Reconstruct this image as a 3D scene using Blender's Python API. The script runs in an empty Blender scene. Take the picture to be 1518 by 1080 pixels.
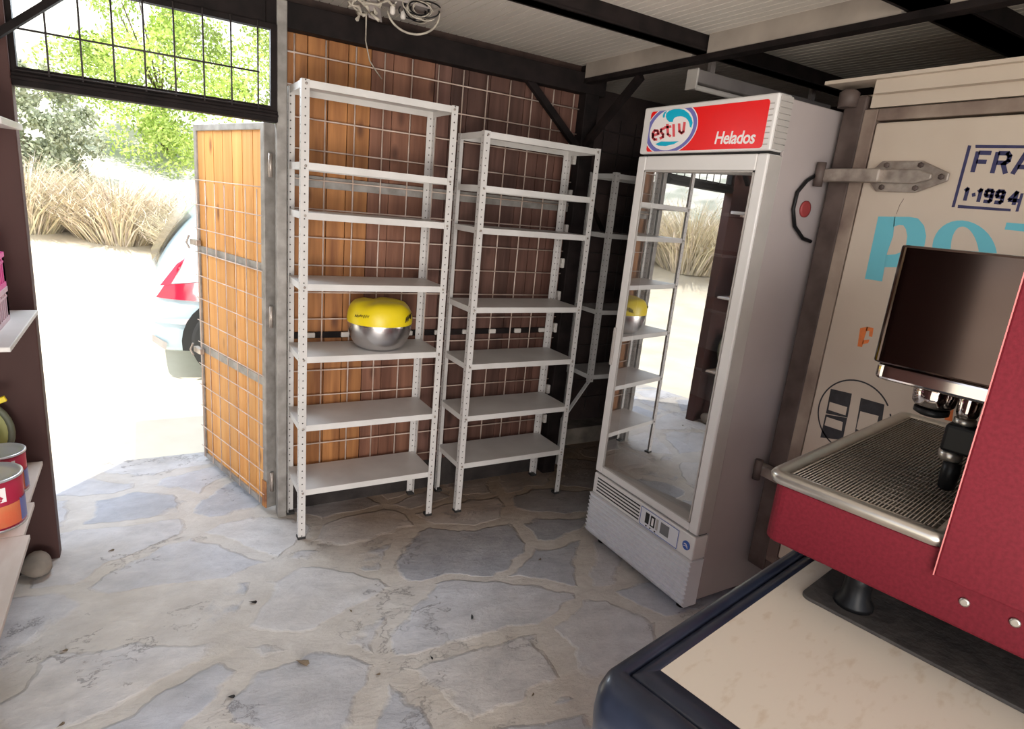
import bpy, bmesh, math, random
from math import sin, cos, pi, radians as R
from mathutils import Vector as V, Matrix
random.seed(7)
SC = bpy.context.scene
COL = SC.collection

# ------------------------------------------------------------------ camera model
F, PT, RL, H0, TH = 909.81, .25308, .096784, 1.60292, .549
def ray(px, py):
    uu = (px-759)/F; vv = (py-540)/F
    u = uu*cos(RL)+vv*sin(RL); v = -uu*sin(RL)+vv*cos(RL)
    y = cos(PT)-v*sin(PT); z = -sin(PT)-v*cos(PT)
    return V((u*cos(TH)+y*sin(TH), -u*sin(TH)+y*cos(TH), z))
CAM = V((0, 0, H0))
def on(px, py, ax, val):
    d = ray(px, py); return CAM+d*((val-CAM[ax])/d[ax])

# ------------------------------------------------------------------ mesh builder
class MB:
    def __init__(s): s.v = []; s.f = []; s.c = []; s.cur = (1, 1, 1, 1); s.sm = []
    def face(s, idx, smooth=False): s.f.append(tuple(idx)); s.c.append(s.cur); s.sm.append(smooth)
    def box(s, x0, x1, y0, y1, z0, z1, M=None):
        b = len(s.v)
        for z in (z0, z1):
            for x, y in ((x0, y0), (x1, y0), (x1, y1), (x0, y1)):
                p = V((x, y, z)); s.v.append(M @ p if M else p)
        for q in ((3, 2, 1, 0), (4, 5, 6, 7), (0, 1, 5, 4), (1, 2, 6, 5), (2, 3, 7, 6), (3, 0, 4, 7)):
            s.face([b+i for i in q])
        return s
    def bar(s, a, c, w, h=None, up=(0, 0, 1)):
        a = V(a); c = V(c); h = h or w; d = (c-a); L = d.length; d.normalize()
        u = V(up)
        if abs(d.dot(u)) > .95: u = V((1, 0, 0))
        sd = d.cross(u).normalized(); u = sd.cross(d)
        M = Matrix((( d.x, sd.x, u.x, a.x), (d.y, sd.y, u.y, a.y), (d.z, sd.z, u.z, a.z), (0, 0, 0, 1)))
        return s.box(0, L, -w/2, w/2, -h/2, h/2, M)
    def tube(s, pts, r, n=8, closed=False, caps=True):
        pts = [V(p) for p in pts]; N = len(pts); rs = r if isinstance(r, (list, tuple)) else [r]*N
        rings = []; prev = None
        for i, p in enumerate(pts):
            if closed: d = pts[(i+1) % N]-pts[i-1]
            else: d = pts[min(i+1, N-1)]-pts[max(i-1, 0)]
            if d.length < 1e-9: d = V((0, 0, 1))
            d.normalize()
            if prev is None: a = d.orthogonal().normalized()
            else:
                a = prev-d*prev.dot(d)
                a = a.normalized() if a.length > 1e-6 else d.orthogonal().normalized()
            prev = a; b = d.cross(a); base = len(s.v)
            for k in range(n):
                t = 2*pi*k/n; s.v.append(p+(a*cos(t)+b*sin(t))*rs[i])
            rings.append(base)
        m = N if closed else N-1
        for i in range(m):
            A = rings[i]; B = rings[(i+1) % N]
            for k in range(n): s.face((A+k, A+(k+1) % n, B+(k+1) % n, B+k), True)
        if caps and not closed:
            s.face([rings[0]+k for k in range(n)][::-1]); s.face([rings[-1]+k for k in range(n)])
        return s
    def lathe(s, prof, c=(0, 0, 0), n=24, M=None, smooth=True):
        c = V(c); base = len(s.v)
        for (r, z) in prof:
            for k in range(n):
                t = 2*pi*k/n; p = V((r*cos(t), r*sin(t), z)); p = (M @ p if M else p)+c; s.v.append(p)
        for i in range(len(prof)-1):
            for k in range(n):
                s.face((base+i*n+k, base+i*n+(k+1) % n, base+(i+1)*n+(k+1) % n, base+(i+1)*n+k), smooth)
        s.face([base+k for k in range(n)][::-1]); e = base+(len(prof)-1)*n; s.face([e+k for k in range(n)])
        return s
    def poly(s, pts, smooth=False):
        b = len(s.v); s.v += [V(p) for p in pts]; s.face(range(b, b+len(pts)), smooth); return s
    def prism(s, pts, ext):
        """closed polygon pts (3D) extruded by vector ext"""
        n = len(pts); b = len(s.v); e = V(ext)
        s.v += [V(p) for p in pts]+[V(p)+e for p in pts]
        s.face(list(range(b, b+n))[::-1]); s.face(range(b+n, b+2*n))
        for i in range(n): s.face((b+i, b+(i+1) % n, b+n+(i+1) % n, b+n+i))
        return s
    def stroke(s, pts, w, fn):
        """flat stroke; pts 2D, fn maps 2D -> 3D"""
        for i in range(len(pts)-1):
            a = V(pts[i]).to_2d(); c = V(pts[i+1]).to_2d(); d = (c-a)
            if d.length < 1e-9: continue
            d.normalize(); n = V((-d.y, d.x))*w/2; e = d*w*.3
            s.poly([fn(*(a-e-n)), fn(*(c+e-n)), fn(*(c+e+n)), fn(*(a-e+n))])
        return s
    def build(s, name, mat, parent=None, bevel=0, seg=2, sub=0, fixn=True, tint=False, solid=0, angle=40):
        me = bpy.data.meshes.new(name)
        me.from_pydata([tuple(p) for p in s.v], [], s.f)
        if tint:
            at = me.color_attributes.new('tint', 'FLOAT_COLOR', 'CORNER'); k = 0
            for p, c in zip(me.polygons, s.c):
                for li in p.loop_indices: at.data[li].color = c
        for p, q in zip(me.polygons, s.sm): p.use_smooth = q
        if fixn:
            bm = bmesh.new(); bm.from_mesh(me); bmesh.ops.recalc_face_normals(bm, faces=bm.faces); bm.to_mesh(me); bm.free()
        me.materials.append(mat); me.update()
        o = bpy.data.objects.new(name, me); COL.objects.link(o)
        if parent: o.parent = parent
        if solid:
            m = o.modifiers.new('s', 'SOLIDIFY'); m.thickness = solid; m.offset = -1
        if bevel:
            m = o.modifiers.new('b', 'BEVEL'); m.width = bevel; m.segments = seg; m.limit_method = 'ANGLE'; m.angle_limit = R(angle); m.harden_normals = False
        if sub:
            m = o.modifiers.new('u', 'SUBSURF'); m.levels = sub; m.render_levels = sub
        return o

def split_build(mb, name, mat, parent=None, **k):
    """one object per connected piece"""
    par = list(range(len(mb.v)))
    def fd(a):
        while par[a] != a: par[a] = par[par[a]]; a = par[a]
        return a
    for f in mb.f:
        for i in f[1:]: par[fd(i)] = fd(f[0])
    gr = {}
    for q, f in enumerate(mb.f): gr.setdefault(fd(f[0]), []).append(q)
    out = []
    for fs in gr.values():
        m2 = MB(); ix = {}
        for q in fs:
            for i in mb.f[q]:
                if i not in ix: ix[i] = len(m2.v); m2.v.append(mb.v[i])
            m2.cur = mb.c[q]; m2.face([ix[i] for i in mb.f[q]], mb.sm[q])
        out.append(m2.build(name, mat, parent, **k))
    return out

def tag(o, label=None, cat=None, group=None, kind=None):
    if label: o['label'] = label
    if cat: o['category'] = cat
    if group: o['group'] = group
    if kind: o['kind'] = kind
    return o
def thing(name, label, cat, loc=(0, 0, 0), rz=0, group=None, kind=None):
    o = bpy.data.objects.new(name, None); COL.objects.link(o); o.location = loc; o.rotation_euler = (0, 0, rz)
    o.empty_display_size = .1
    return tag(o, label, cat, group, kind)
def copy_tree(o, parent=None):
    kids = list(o.children); c = o.copy(); COL.objects.link(c); c.parent = parent
    for k in kids: copy_tree(k, c)
    return c

# ------------------------------------------------------------------ materials
def mat(name, col=(.8, .8, .8), rough=.5, metal=0, noise=0, nscale=8, bump=0, bscale=40, col2=None, stretch=(1, 1, 1), spec=.5, tint=False, coat=0, detail=4, lo=.35, hi=.65, coords='Object'):
    m = bpy.data.materials.new(name); m.use_nodes = True; nt = m.node_tree; N = nt.nodes; L = nt.links
    b = N['Principled BSDF']; b.inputs['Roughness'].default_value = rough; b.inputs['Metallic'].default_value = metal
    b.inputs['Specular IOR Level'].default_value = spec; b.inputs['Coat Weight'].default_value = coat
    tc = N.new('ShaderNodeTexCoord'); mp = N.new('ShaderNodeMapping'); mp.inputs['Scale'].default_value = stretch
    L.new(tc.outputs[coords], mp.inputs[0])
    c2 = col2 or tuple(max(0, x*(1-noise)) for x in col)
    nz = N.new('ShaderNodeTexNoise'); nz.inputs['Scale'].default_value = nscale; nz.inputs['Detail'].default_value = detail
    L.new(mp.outputs[0], nz.inputs[0])
    rp = N.new('ShaderNodeValToRGB'); rp.color_ramp.elements[0].position = lo; rp.color_ramp.elements[1].position = hi
    rp.color_ramp.elements[0].color = (*c2, 1); rp.color_ramp.elements[1].color = (*col, 1)
    L.new(nz.outputs[0], rp.inputs[0]); out = rp.outputs[0]
    if tint:
        at = N.new('ShaderNodeAttribute'); at.attribute_name = 'tint'
        mx = N.new('ShaderNodeMix'); mx.data_type = 'RGBA'; mx.blend_type = 'MULTIPLY'; mx.inputs[0].default_value = 1
        L.new(out, mx.inputs[6]); L.new(at.outputs[0], mx.inputs[7]); out = mx.outputs[2]
    L.new(out, b.inputs['Base Color'])
    if bump:
        n2 = N.new('ShaderNodeTexNoise'); n2.inputs['Scale'].default_value = bscale; n2.inputs['Detail'].default_value = 6; L.new(mp.outputs[0], n2.inputs[0])
        bp = N.new('ShaderNodeBump'); bp.inputs['Strength'].default_value = bump; bp.inputs['Distance'].default_value = .01
        L.new(n2.outputs[0], bp.inputs['Height']); L.new(bp.outputs[0], b.inputs['Normal'])
    return m

def wood(name, c1, c2, tint=True, knots=True, rough=.6):
    m = mat(name, c1, rough, col2=c2, stretch=(14, 14, 1.1), nscale=1.6, tint=tint, detail=7, lo=.3, hi=.72, bump=.15, bscale=6)
    if knots:
        nt = m.node_tree; N = nt.nodes; L = nt.links; b = N['Principled BSDF']
        src = b.inputs['Base Color'].links[0].from_socket
        tc = N.new('ShaderNodeTexCoord'); mp = N.new('ShaderNodeMapping'); mp.inputs['Scale'].default_value = (7, 7, 3.2)
        L.new(tc.outputs['Object'], mp.inputs[0])
        vo = N.new('ShaderNodeTexVoronoi'); vo.inputs['Scale'].default_value = 1.0; L.new(mp.outputs[0], vo.inputs['Vector'])
        rp = N.new('ShaderNodeValToRGB'); rp.color_ramp.elements[0].position = .05; rp.color_ramp.elements[0].color = (.25, .16, .12, 1)
        rp.color_ramp.elements[1].position = .17; rp.color_ramp.elements[1].color = (1, 1, 1, 1)
        L.new(vo.outputs['Distance'], rp.inputs[0])
        mx = N.new('ShaderNodeMix'); mx.data_type = 'RGBA'; mx.blend_type = 'MULTIPLY'; mx.inputs[0].default_value = .8
        L.new(src, mx.inputs[6]); L.new(rp.outputs[0], mx.inputs[7]); L.new(mx.outputs[2], b.inputs['Base Color'])
    return m

def slate_mat():
    m = bpy.data.materials.new('slate_flagstones'); m.use_nodes = True; nt = m.node_tree; N = nt.nodes; L = nt.links; b = N['Principled BSDF']
    tc = N.new('ShaderNodeTexCoord'); mp = N.new('ShaderNodeMapping'); mp.inputs['Scale'].default_value = (2.0, 3.1, 1); mp.inputs['Rotation'].default_value = (0, 0, .5); mp.inputs['Location'].default_value = (.35, .2, 0)
    L.new(tc.outputs['Object'], mp.inputs[0])
    wn = N.new('ShaderNodeTexNoise'); wn.inputs['Scale'].default_value = 1.7; wn.inputs['Detail'].default_value = 5; L.new(tc.outputs['Object'], wn.inputs[0])
    sub = N.new('ShaderNodeVectorMath'); sub.operation = 'SUBTRACT'; sub.inputs[1].default_value = (.5, .5, .5); L.new(wn.outputs['Color'], sub.inputs[0])
    sc = N.new('ShaderNodeVectorMath'); sc.operation = 'SCALE'; sc.inputs['Scale'].default_value = .9; L.new(sub.outputs[0], sc.inputs[0])
    ad = N.new('ShaderNodeVectorMath'); ad.operation = 'ADD'; L.new(mp.outputs[0], ad.inputs[0]); L.new(sc.outputs[0], ad.inputs[1])
    sp = N.new('ShaderNodeSeparateXYZ'); L.new(ad.outputs[0], sp.inputs[0]); cb = N.new('ShaderNodeCombineXYZ'); L.new(sp.outputs[0], cb.inputs[0]); L.new(sp.outputs[1], cb.inputs[1])
    v1 = N.new('ShaderNodeTexVoronoi'); v1.feature = 'DISTANCE_TO_EDGE'; v1.inputs['Scale'].default_value = 1; L.new(cb.outputs[0], v1.inputs['Vector'])
    v2 = N.new('ShaderNodeTexVoronoi'); v2.feature = 'F1'; v2.inputs['Scale'].default_value = 1; L.new(cb.outputs[0], v2.inputs['Vector'])
    # stone colour per cell
    sep = N.new('ShaderNodeSeparateColor'); L.new(v2.outputs['Color'], sep.inputs[0])
    cr = N.new('ShaderNodeValToRGB'); e = cr.color_ramp.elements
    e[0].position = 0; e[0].color = (.36, .375, .41, 1); e[1].position = 1; e[1].color = (.58, .57, .57, 1)
    x = e.new(.35); x.color = (.46, .475, .515, 1); x = e.new(.7); x.color = (.52, .515, .525, 1)
    L.new(sep.outputs[0], cr.inputs[0])
    # layered slate grain
    g = N.new('ShaderNodeTexNoise'); g.inputs['Scale'].default_value = 3.2; g.inputs['Detail'].default_value = 11; g.inputs['Roughness'].default_value = .68; g.inputs['Distortion'].default_value = .15
    L.new(mp.outputs[0], g.inputs[0])
    gr = N.new('ShaderNodeValToRGB'); gr.color_ramp.elements[0].position = .3; gr.color_ramp.elements[0].color = (.80, .80, .81, 1); gr.color_ramp.elements[1].position = .7; gr.color_ramp.elements[1].color = (1.16, 1.15, 1.14, 1)
    L.new(g.outputs[0], gr.inputs[0])
    m1 = N.new('ShaderNodeMix'); m1.data_type = 'RGBA'; m1.blend_type = 'MULTIPLY'; m1.inputs[0].default_value = 1; L.new(cr.outputs[0], m1.inputs[6]); L.new(gr.outputs[0], m1.inputs[7])
    # mortar
    ed = N.new('ShaderNodeTexNoise'); ed.inputs['Scale'].default_value = 9; ed.inputs['Detail'].default_value = 6; L.new(tc.outputs['Object'], ed.inputs[0])
    mth = N.new('ShaderNodeMath'); mth.operation = 'MULTIPLY_ADD'; mth.inputs[1].default_value = -.14; L.new(ed.outputs[0], mth.inputs[0]); L.new(v1.outputs['Distance'], mth.inputs[2])
    er = N.new('ShaderNodeValToRGB'); er.color_ramp.elements[0].position = -.0; er.color_ramp.elements[0].color = (0, 0, 0, 1); er.color_ramp.elements[1].position = .03; er.color_ramp.elements[1].color = (1, 1, 1, 1)
    L.new(mth.outputs[0], er.inputs[0])
    mc = N.new('ShaderNodeMix'); mc.data_type = 'RGBA'; L.new(er.outputs[0], mc.inputs[0])
    mo = N.new('ShaderNodeValToRGB'); mo.color_ramp.elements[0].position = .3; mo.color_ramp.elements[0].color = (.46, .43, .40, 1); mo.color_ramp.elements[1].position = .7; mo.color_ramp.elements[1].color = (.61, .58, .54, 1); L.new(g.outputs[0], mo.inputs[0])
    L.new(mo.outputs[0], mc.inputs[6]); L.new(m1.outputs[2], mc.inputs[7])
    # large stains: dusty bright and dirty brown
    st = N.new('ShaderNodeTexNoise'); st.inputs['Scale'].default_value = 1.1; st.inputs['Detail'].default_value = 4; L.new(tc.outputs['Object'], st.inputs[0])
    sr = N.new('ShaderNodeValToRGB'); sr.color_ramp.elements[0].position = .38; sr.color_ramp.elements[0].color = (.9, .87, .83, 1); sr.color_ramp.elements[1].position = .6; sr.color_ramp.elements[1].color = (1.08, 1.1, 1.14, 1); L.new(st.outputs[0], sr.inputs[0])
    m2 = N.new('ShaderNodeMix'); m2.data_type = 'RGBA'; m2.blend_type = 'MULTIPLY'; m2.inputs[0].default_value = 1; L.new(mc.outputs[2], m2.inputs[6]); L.new(sr.outputs[0], m2.inputs[7])
    # thin dark cracks
    wv = N.new('ShaderNodeTexVoronoi'); wv.feature = 'DISTANCE_TO_EDGE'; wv.inputs['Scale'].default_value = 2.2
    wd = N.new('ShaderNodeVectorMath'); wd.operation = 'MULTIPLY_ADD'; wd.inputs[1].default_value = (1.3, 1.3, 0); L.new(g.outputs['Color'], wd.inputs[0]); L.new(cb.outputs[0], wd.inputs[2]); L.new(wd.outputs[0], wv.inputs['Vector'])
    mk = N.new('ShaderNodeMath'); mk.operation = 'SUBTRACT'; mk.inputs[0].default_value = .62; L.new(ed.outputs[0], mk.inputs[1])
    mk2 = N.new('ShaderNodeMath'); mk2.operation = 'MULTIPLY'; mk2.inputs[1].default_value = .12; L.new(mk.outputs[0], mk2.inputs[0])
    cmp_ = N.new('ShaderNodeMath'); cmp_.operation = 'LESS_THAN'; L.new(wv.outputs['Distance'], cmp_.inputs[0]); L.new(mk2.outputs[0], cmp_.inputs[1])
    msk = N.new('ShaderNodeMath'); msk.operation = 'GREATER_THAN'; msk.inputs[1].default_value = .54; L.new(wn.outputs[0], msk.inputs[0])
    cm = N.new('ShaderNodeMath'); cm.operation = 'MULTIPLY'; L.new(cmp_.outputs[0], cm.inputs[0]); L.new(msk.outputs[0], cm.inputs[1])
    cm2 = N.new('ShaderNodeMath'); cm2.operation = 'MULTIPLY'; cm2.inputs[1].default_value = .5; L.new(cm.outputs[0], cm2.inputs[0])
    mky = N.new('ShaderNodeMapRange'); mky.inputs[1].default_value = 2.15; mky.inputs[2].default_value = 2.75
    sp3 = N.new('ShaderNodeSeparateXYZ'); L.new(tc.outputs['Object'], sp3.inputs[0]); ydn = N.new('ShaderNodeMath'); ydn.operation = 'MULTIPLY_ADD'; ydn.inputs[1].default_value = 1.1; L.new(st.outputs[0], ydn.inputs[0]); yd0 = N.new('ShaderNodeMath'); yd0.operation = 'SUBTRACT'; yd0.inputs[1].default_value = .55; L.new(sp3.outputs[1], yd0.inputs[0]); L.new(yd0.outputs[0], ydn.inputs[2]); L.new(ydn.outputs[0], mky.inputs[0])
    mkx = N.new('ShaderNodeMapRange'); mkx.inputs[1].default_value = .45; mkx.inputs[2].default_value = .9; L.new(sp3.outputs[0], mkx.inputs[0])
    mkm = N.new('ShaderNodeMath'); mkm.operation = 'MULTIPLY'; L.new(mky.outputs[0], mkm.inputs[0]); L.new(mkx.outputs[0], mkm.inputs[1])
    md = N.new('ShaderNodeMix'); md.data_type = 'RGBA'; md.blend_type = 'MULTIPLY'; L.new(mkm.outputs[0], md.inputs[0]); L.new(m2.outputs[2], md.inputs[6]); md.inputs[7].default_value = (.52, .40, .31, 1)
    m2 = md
    m3 = N.new('ShaderNodeMix'); m3.data_type = 'RGBA'; L.new(cm2.outputs[0], m3.inputs[0]); L.new(m2.outputs[2], m3.inputs[6]); m3.inputs[7].default_value = (.12, .11, .11, 1)
    L.new(m3.outputs[2], b.inputs['Base Color']); b.inputs['Roughness'].default_value = .62; b.inputs['Specular IOR Level'].default_value = .35
    # bump
    ha = N.new('ShaderNodeMath'); ha.operation = 'MULTIPLY_ADD'; ha.inputs[1].default_value = .5; L.new(er.outputs[0], ha.inputs[0]); L.new(g.outputs[0], ha.inputs[2])
    hb = N.new('ShaderNodeMath'); hb.operation = 'MULTIPLY_ADD'; hb.inputs[1].default_value = -.35; L.new(cm.outputs[0], hb.inputs[0]); L.new(ha.outputs[0], hb.inputs[2])
    bp = N.new('ShaderNodeBump'); bp.inputs['Strength'].default_value = .7; bp.inputs['Distance'].default_value = .018; L.new(hb.outputs[0], bp.inputs['Height']); L.new(bp.outputs[0], b.inputs['Normal'])
    return m

def upright_mat():
    m = mat('perforated_white_angle', (.62, .60, .585), .45, noise=.12, nscale=12)
    nt = m.node_tree; N = nt.nodes; L = nt.links; b = N['Principled BSDF']; src = b.inputs['Base Color'].links[0].from_socket
    tc = N.new('ShaderNodeTexCoord'); sp = N.new('ShaderNodeSeparateXYZ'); L.new(tc.outputs['Object'], sp.inputs[0])
    def M(op, a, c=None, val=None):
        n = N.new('ShaderNodeMath'); n.operation = op; L.new(a, n.inputs[0])
        if c is not None: L.new(c, n.inputs[1])
        elif val is not None: n.inputs[1].default_value = val
        return n.outputs[0]
    zm = M('SUBTRACT', M('PINGPONG', sp.outputs[2], val=.0165), val=.0085)
    z2 = M('MULTIPLY', zm, zm)
    # across the flange: |x|+|y| of local corner coordinates
    ax = M('ADD', M('ABSOLUTE', sp.outputs[0]), M('ABSOLUTE', sp.outputs[1]))
    xm = M('SUBTRACT', ax, val=.0155); x2 = M('MULTIPLY', xm, xm)
    z3 = M('MULTIPLY', M('SUBTRACT', M('PINGPONG', sp.outputs[2], val=.0165), val=.0165), M('SUBTRACT', M('PINGPONG', sp.outputs[2], val=.0165), val=.0165))
    d = M('LESS_THAN', M('ADD', z3, x2), val=.0032**2)
    mx = N.new('ShaderNodeMix'); mx.data_type = 'RGBA'; L.new(d, mx.inputs[0]); L.new(src, mx.inputs[6]); mx.inputs[7].default_value = (.06, .05, .045, 1)
    L.new(mx.outputs[2], b.inputs['Base Color'])
    return m

def glass_mat(name, refl=.3, tintc=(.9, .93, .92)):
    m = bpy.data.materials.new(name); m.use_nodes = True; nt = m.node_tree; N = nt.nodes; L = nt.links
    for n in list(N): N.remove(n)
    o = N.new('ShaderNodeOutputMaterial'); t = N.new('ShaderNodeBsdfTransparent'); t.inputs[0].default_value = (*tintc, 1)
    g = N.new('ShaderNodeBsdfGlossy'); g.inputs['Roughness'].default_value = .0
    g.inputs[0].default_value = (1, 1, 1, 1)
    mx = N.new('ShaderNodeMixShader'); mx.inputs[0].default_value = refl
    L.new(t.outputs[0], mx.inputs[1]); L.new(g.outputs[0], mx.inputs[2]); L.new(mx.outputs[0], o.inputs[0])
    return m

M = {}
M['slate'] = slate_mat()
M['sand'] = mat('sandy_track', (.80, .74, .60), .9, col2=(.68, .60, .47), nscale=1.6, bump=.3, bscale=14, detail=8)
M['hill'] = mat('dry_hillside', (.78, .74, .66), .95, col2=(.42, .44, .36), nscale=1.3, bump=.6, bscale=5, detail=9, lo=.38, hi=.6)
M['upr'] = upright_mat()
M['shelf'] = mat('white_enamel_shelf', (.66, .645, .63), .42, col2=(.56, .54, .52), nscale=5, detail=6, lo=.3, hi=.6)
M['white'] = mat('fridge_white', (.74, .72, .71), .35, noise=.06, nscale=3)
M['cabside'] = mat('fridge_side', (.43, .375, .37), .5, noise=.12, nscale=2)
M['ridge'] = mat('fridge_grey_plastic', (.44, .41, .39), .5, noise=.1)
M['louver'] = mat('louver_plastic', (.72, .73, .77), .4, noise=.04)
M['dark'] = mat('dark_gap', (.02, .02, .02), .7, noise=.2)
M['black'] = mat('black_plastic', (.008, .008, .009), .4, noise=.3, spec=.25)
M['beam'] = mat('black_steel', (.009, .007, .007), .7, col2=(.017, .012, .012), nscale=14, bump=.1, spec=.15)
M['beambeige'] = mat('beige_beam_face', (.36, .31, .27), .6, noise=.25, nscale=6)
M['galv'] = mat('galvanised_steel', (.33, .31, .29), .5, .3, col2=(.21, .195, .18), nscale=16, detail=7)
M['wire'] = mat('welded_wire', (.66, .54, .47), .5, .0, col2=(.50, .37, .30), nscale=14)
M['wiredark'] = mat('dark_wire', (.06, .05, .05), .6, .2, noise=.3)
M['plank'] = wood('cedar_planks', (1.15, 1.12, 1.1), (.46, .36, .32))
M['doorplank'] = wood('honey_planks', (1, 1, 1), (.80, .66, .48))
M['brown'] = mat('brown_painted_panel', (.085, .042, .038), .6, col2=(.055, .028, .025), spec=.2, nscale=3, stretch=(1, 1, .25), detail=6)
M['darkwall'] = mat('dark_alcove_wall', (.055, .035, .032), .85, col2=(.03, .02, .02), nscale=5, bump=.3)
M['darkbase'] = mat('dark_wall_base', (.04, .032, .03), .9, noise=.5, nscale=9, bump=.5)
M['glass'] = glass_mat('fridge_glass', .55, (.8, .82, .82))
M['inner'] = mat('fridge_liner', (.5, .52, .53), .5, noise=.05)
M['innershelf'] = mat('grey_wire_shelf', (.22, .22, .23), .5, .3, noise=.2)
M['red'] = mat('sign_red', (.86, .004, .004), .3, noise=.03, nscale=2)
M['signwhite'] = mat('sign_white', (.88, .84, .84), .4, noise=.02)
M['violet'] = mat('sign_violet', (.17, .17, .50), .4, noise=.05)
M['cyan'] = mat('sign_cyan', (.0, .46, .68), .4, noise=.05)
M['coral'] = mat('sign_coral', (.80, .10, .12), .4, noise=.08)
M['badge'] = mat('badge_blue', (.03, .10, .42), .35, noise=.05)
M['box'] = mat('cream_truck_paint', (.64, .55, .46), .5, col2=(.57, .475, .39), nscale=2.2, detail=7, lo=.3, hi=.6)
M['boxframe'] = mat('weathered_box_frame', (.40, .32, .26), .6, col2=(.15, .10, .085), nscale=4, detail=7, lo=.35, hi=.6)
M['boxpost'] = mat('grimy_brown_post', (.13, .095, .085), .6, col2=(.06, .04, .035), nscale=7, detail=6)
M['navy'] = mat('navy_stencil_ink', (.045, .045, .13), .6, noise=.25, nscale=40)
M['skyblue'] = mat('turquoise_letter_paint', (.16, .56, .68), .5, noise=.07, nscale=6)
M['blackink'] = mat('black_stencil_ink', (.035, .033, .04), .6, noise=.3, nscale=40)
M['orange'] = mat('orange_tape', (.85, .22, .05), .5, noise=.15, nscale=60)
M['steel'] = mat('worn_hinge_steel', (.50, .44, .39), .4, .55, col2=(.30, .25, .22), nscale=22)
M['machred'] = mat('espresso_red_enamel', (.125, .009, .017), .6, col2=(.10, .007, .013), nscale=160, detail=3, bump=.05, bscale=260, spec=.15)
M['edgepink'] = mat('pink_edge_highlight', (.55, .16, .16), .4, noise=.1)  # colour of the highlight painted along the side panel edge
M['chrome'] = mat('mirror_steel', (.62, .57, .55), .07, 1, noise=.02)
M['darkchrome'] = mat('smoky_mirror_steel', (.085, .062, .057), .10, 1, noise=.05)
M['satin'] = mat('satin_steel', (.50, .47, .43), .32, .9, noise=.08, nscale=30)
M['grate'] = mat('grate_wire', (.42, .37, .32), .35, .8, noise=.1)
M['well'] = mat('drip_well', (.20, .18, .155), .5, .5, noise=.5, nscale=26)
M['laminate'] = mat('marbled_cream_laminate', (.60, .53, .44), .38, col2=(.52, .43, .33), nscale=24, detail=10, lo=.26, hi=.43, stretch=(1, 2.2, 1))
M['navyrim'] = mat('navy_rubber_rim', (.010, .014, .027), .36, col2=(.018, .024, .042), nscale=14, detail=7, coat=.2)
M['redbody'] = mat('red_counter_body', (.45, .02, .03), .4, noise=.1)
M['mat'] = mat('dusty_rubber_mat', (.035, .03, .028), .7, col2=(.06, .052, .046), nscale=25, bump=.3, bscale=60)
M['yellow'] = mat('yellow_plastic', (.80, .62, .01), .38, noise=.06, nscale=4)
M['brushed'] = mat('brushed_aluminium', (.72, .70, .70), .27, 1, noise=.06, nscale=12, stretch=(1, 1, 6))
M['ink'] = mat('black_print', (.05, .04, .02), .6, noise=.3, nscale=80)
M['pink'] = mat('pink_crate_plastic', (.78, .06, .33), .4, noise=.1)
M['palepink'] = mat('pale_crate_plastic', (.70, .52, .58), .5, noise=.2, nscale=20)
M['tin'] = mat('tin_lid', (.72, .75, .78), .3, .7, noise=.08)
M['tinred'] = mat('crimson_tin_label', (.42, .02, .06), .4, noise=.08)
M['tinorange'] = mat('orange_tin_band', (.70, .14, .06), .4, col2=(.6, .25, .1), nscale=10)
M['tinblue'] = mat('blue_tin_patch', (.14, .16, .42), .4, noise=.1)
M['plastic'] = mat('white_plastic', (.78, .78, .78), .4, noise=.04)
M['olive'] = mat('olive_plastic', (.40, .42, .12), .45, noise=.15)
M['oliverim'] = mat('green_grey_rim', (.17, .19, .13), .5, noise=.2)
M['board'] = mat('pale_chipboard', (.62, .56, .51), .55, col2=(.55, .48, .43), nscale=7, stretch=(4, 1, 1))
M['stone'] = mat('grey_stone', (.28, .24, .2), .9, noise=.5, nscale=8, bump=.6, bscale=12)
M['ceil'] = mat('ribbed_panel_cream', (.62, .575, .53), .55, col2=(.53, .48, .43), nscale=1.1, detail=6, lo=.3, hi=.65)
M['cable'] = mat('dusty_white_cable', (.50, .45, .38), .6, noise=.35, nscale=30)
M['carpaint'] = mat('pale_blue_car_paint', (.52, .66, .74), .25, noise=.03, coat=.6)
M['carred'] = mat('tail_light_red', (.75, .02, .06), .15, noise=.1, coat=.8)
M['carclear'] = mat('clear_lens', (.85, .70, .72), .15, noise=.1, coat=.8)
M['carglass'] = mat('car_window', (.10, .13, .13), .05, noise=.1)
M['tyre'] = mat('tyre_rubber', (.03, .03, .03), .8, noise=.2)
M['alloy'] = mat('alloy_wheel', (.55, .57, .6), .35, .6, noise=.08)
M['drygrass'] = mat('dry_straw', (.92, .84, .68), .9, tint=True, noise=.2)
M['leaf'] = mat('green_leaf', (1, 1, 1), .8, tint=True, noise=.25)
M['bark'] = mat('bark', (.16, .12, .08), .9, noise=.4, bump=.5)
M['fixture'] = mat('fixture_enamel', (.34, .30, .29), .5, noise=.2)
M['fixend'] = mat('fixture_end_cap', (.66, .62, .58), .5, noise=.1)
M['foot'] = mat('black_foot_cap', (.02, .02, .02), .6, noise=.2)
M['reddull'] = mat('dull_red_plastic', (.35, .05, .05), .5, noise=.1)
M['rust'] = mat('rusty_plate', (.45, .19, .05), .8, col2=(.22, .08, .03), nscale=20, bump=.4)

def struct(name, mb, m, label, cat, **k):
    return tag(mb.build(name, m, **k), label, cat, kind='structure')

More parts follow.
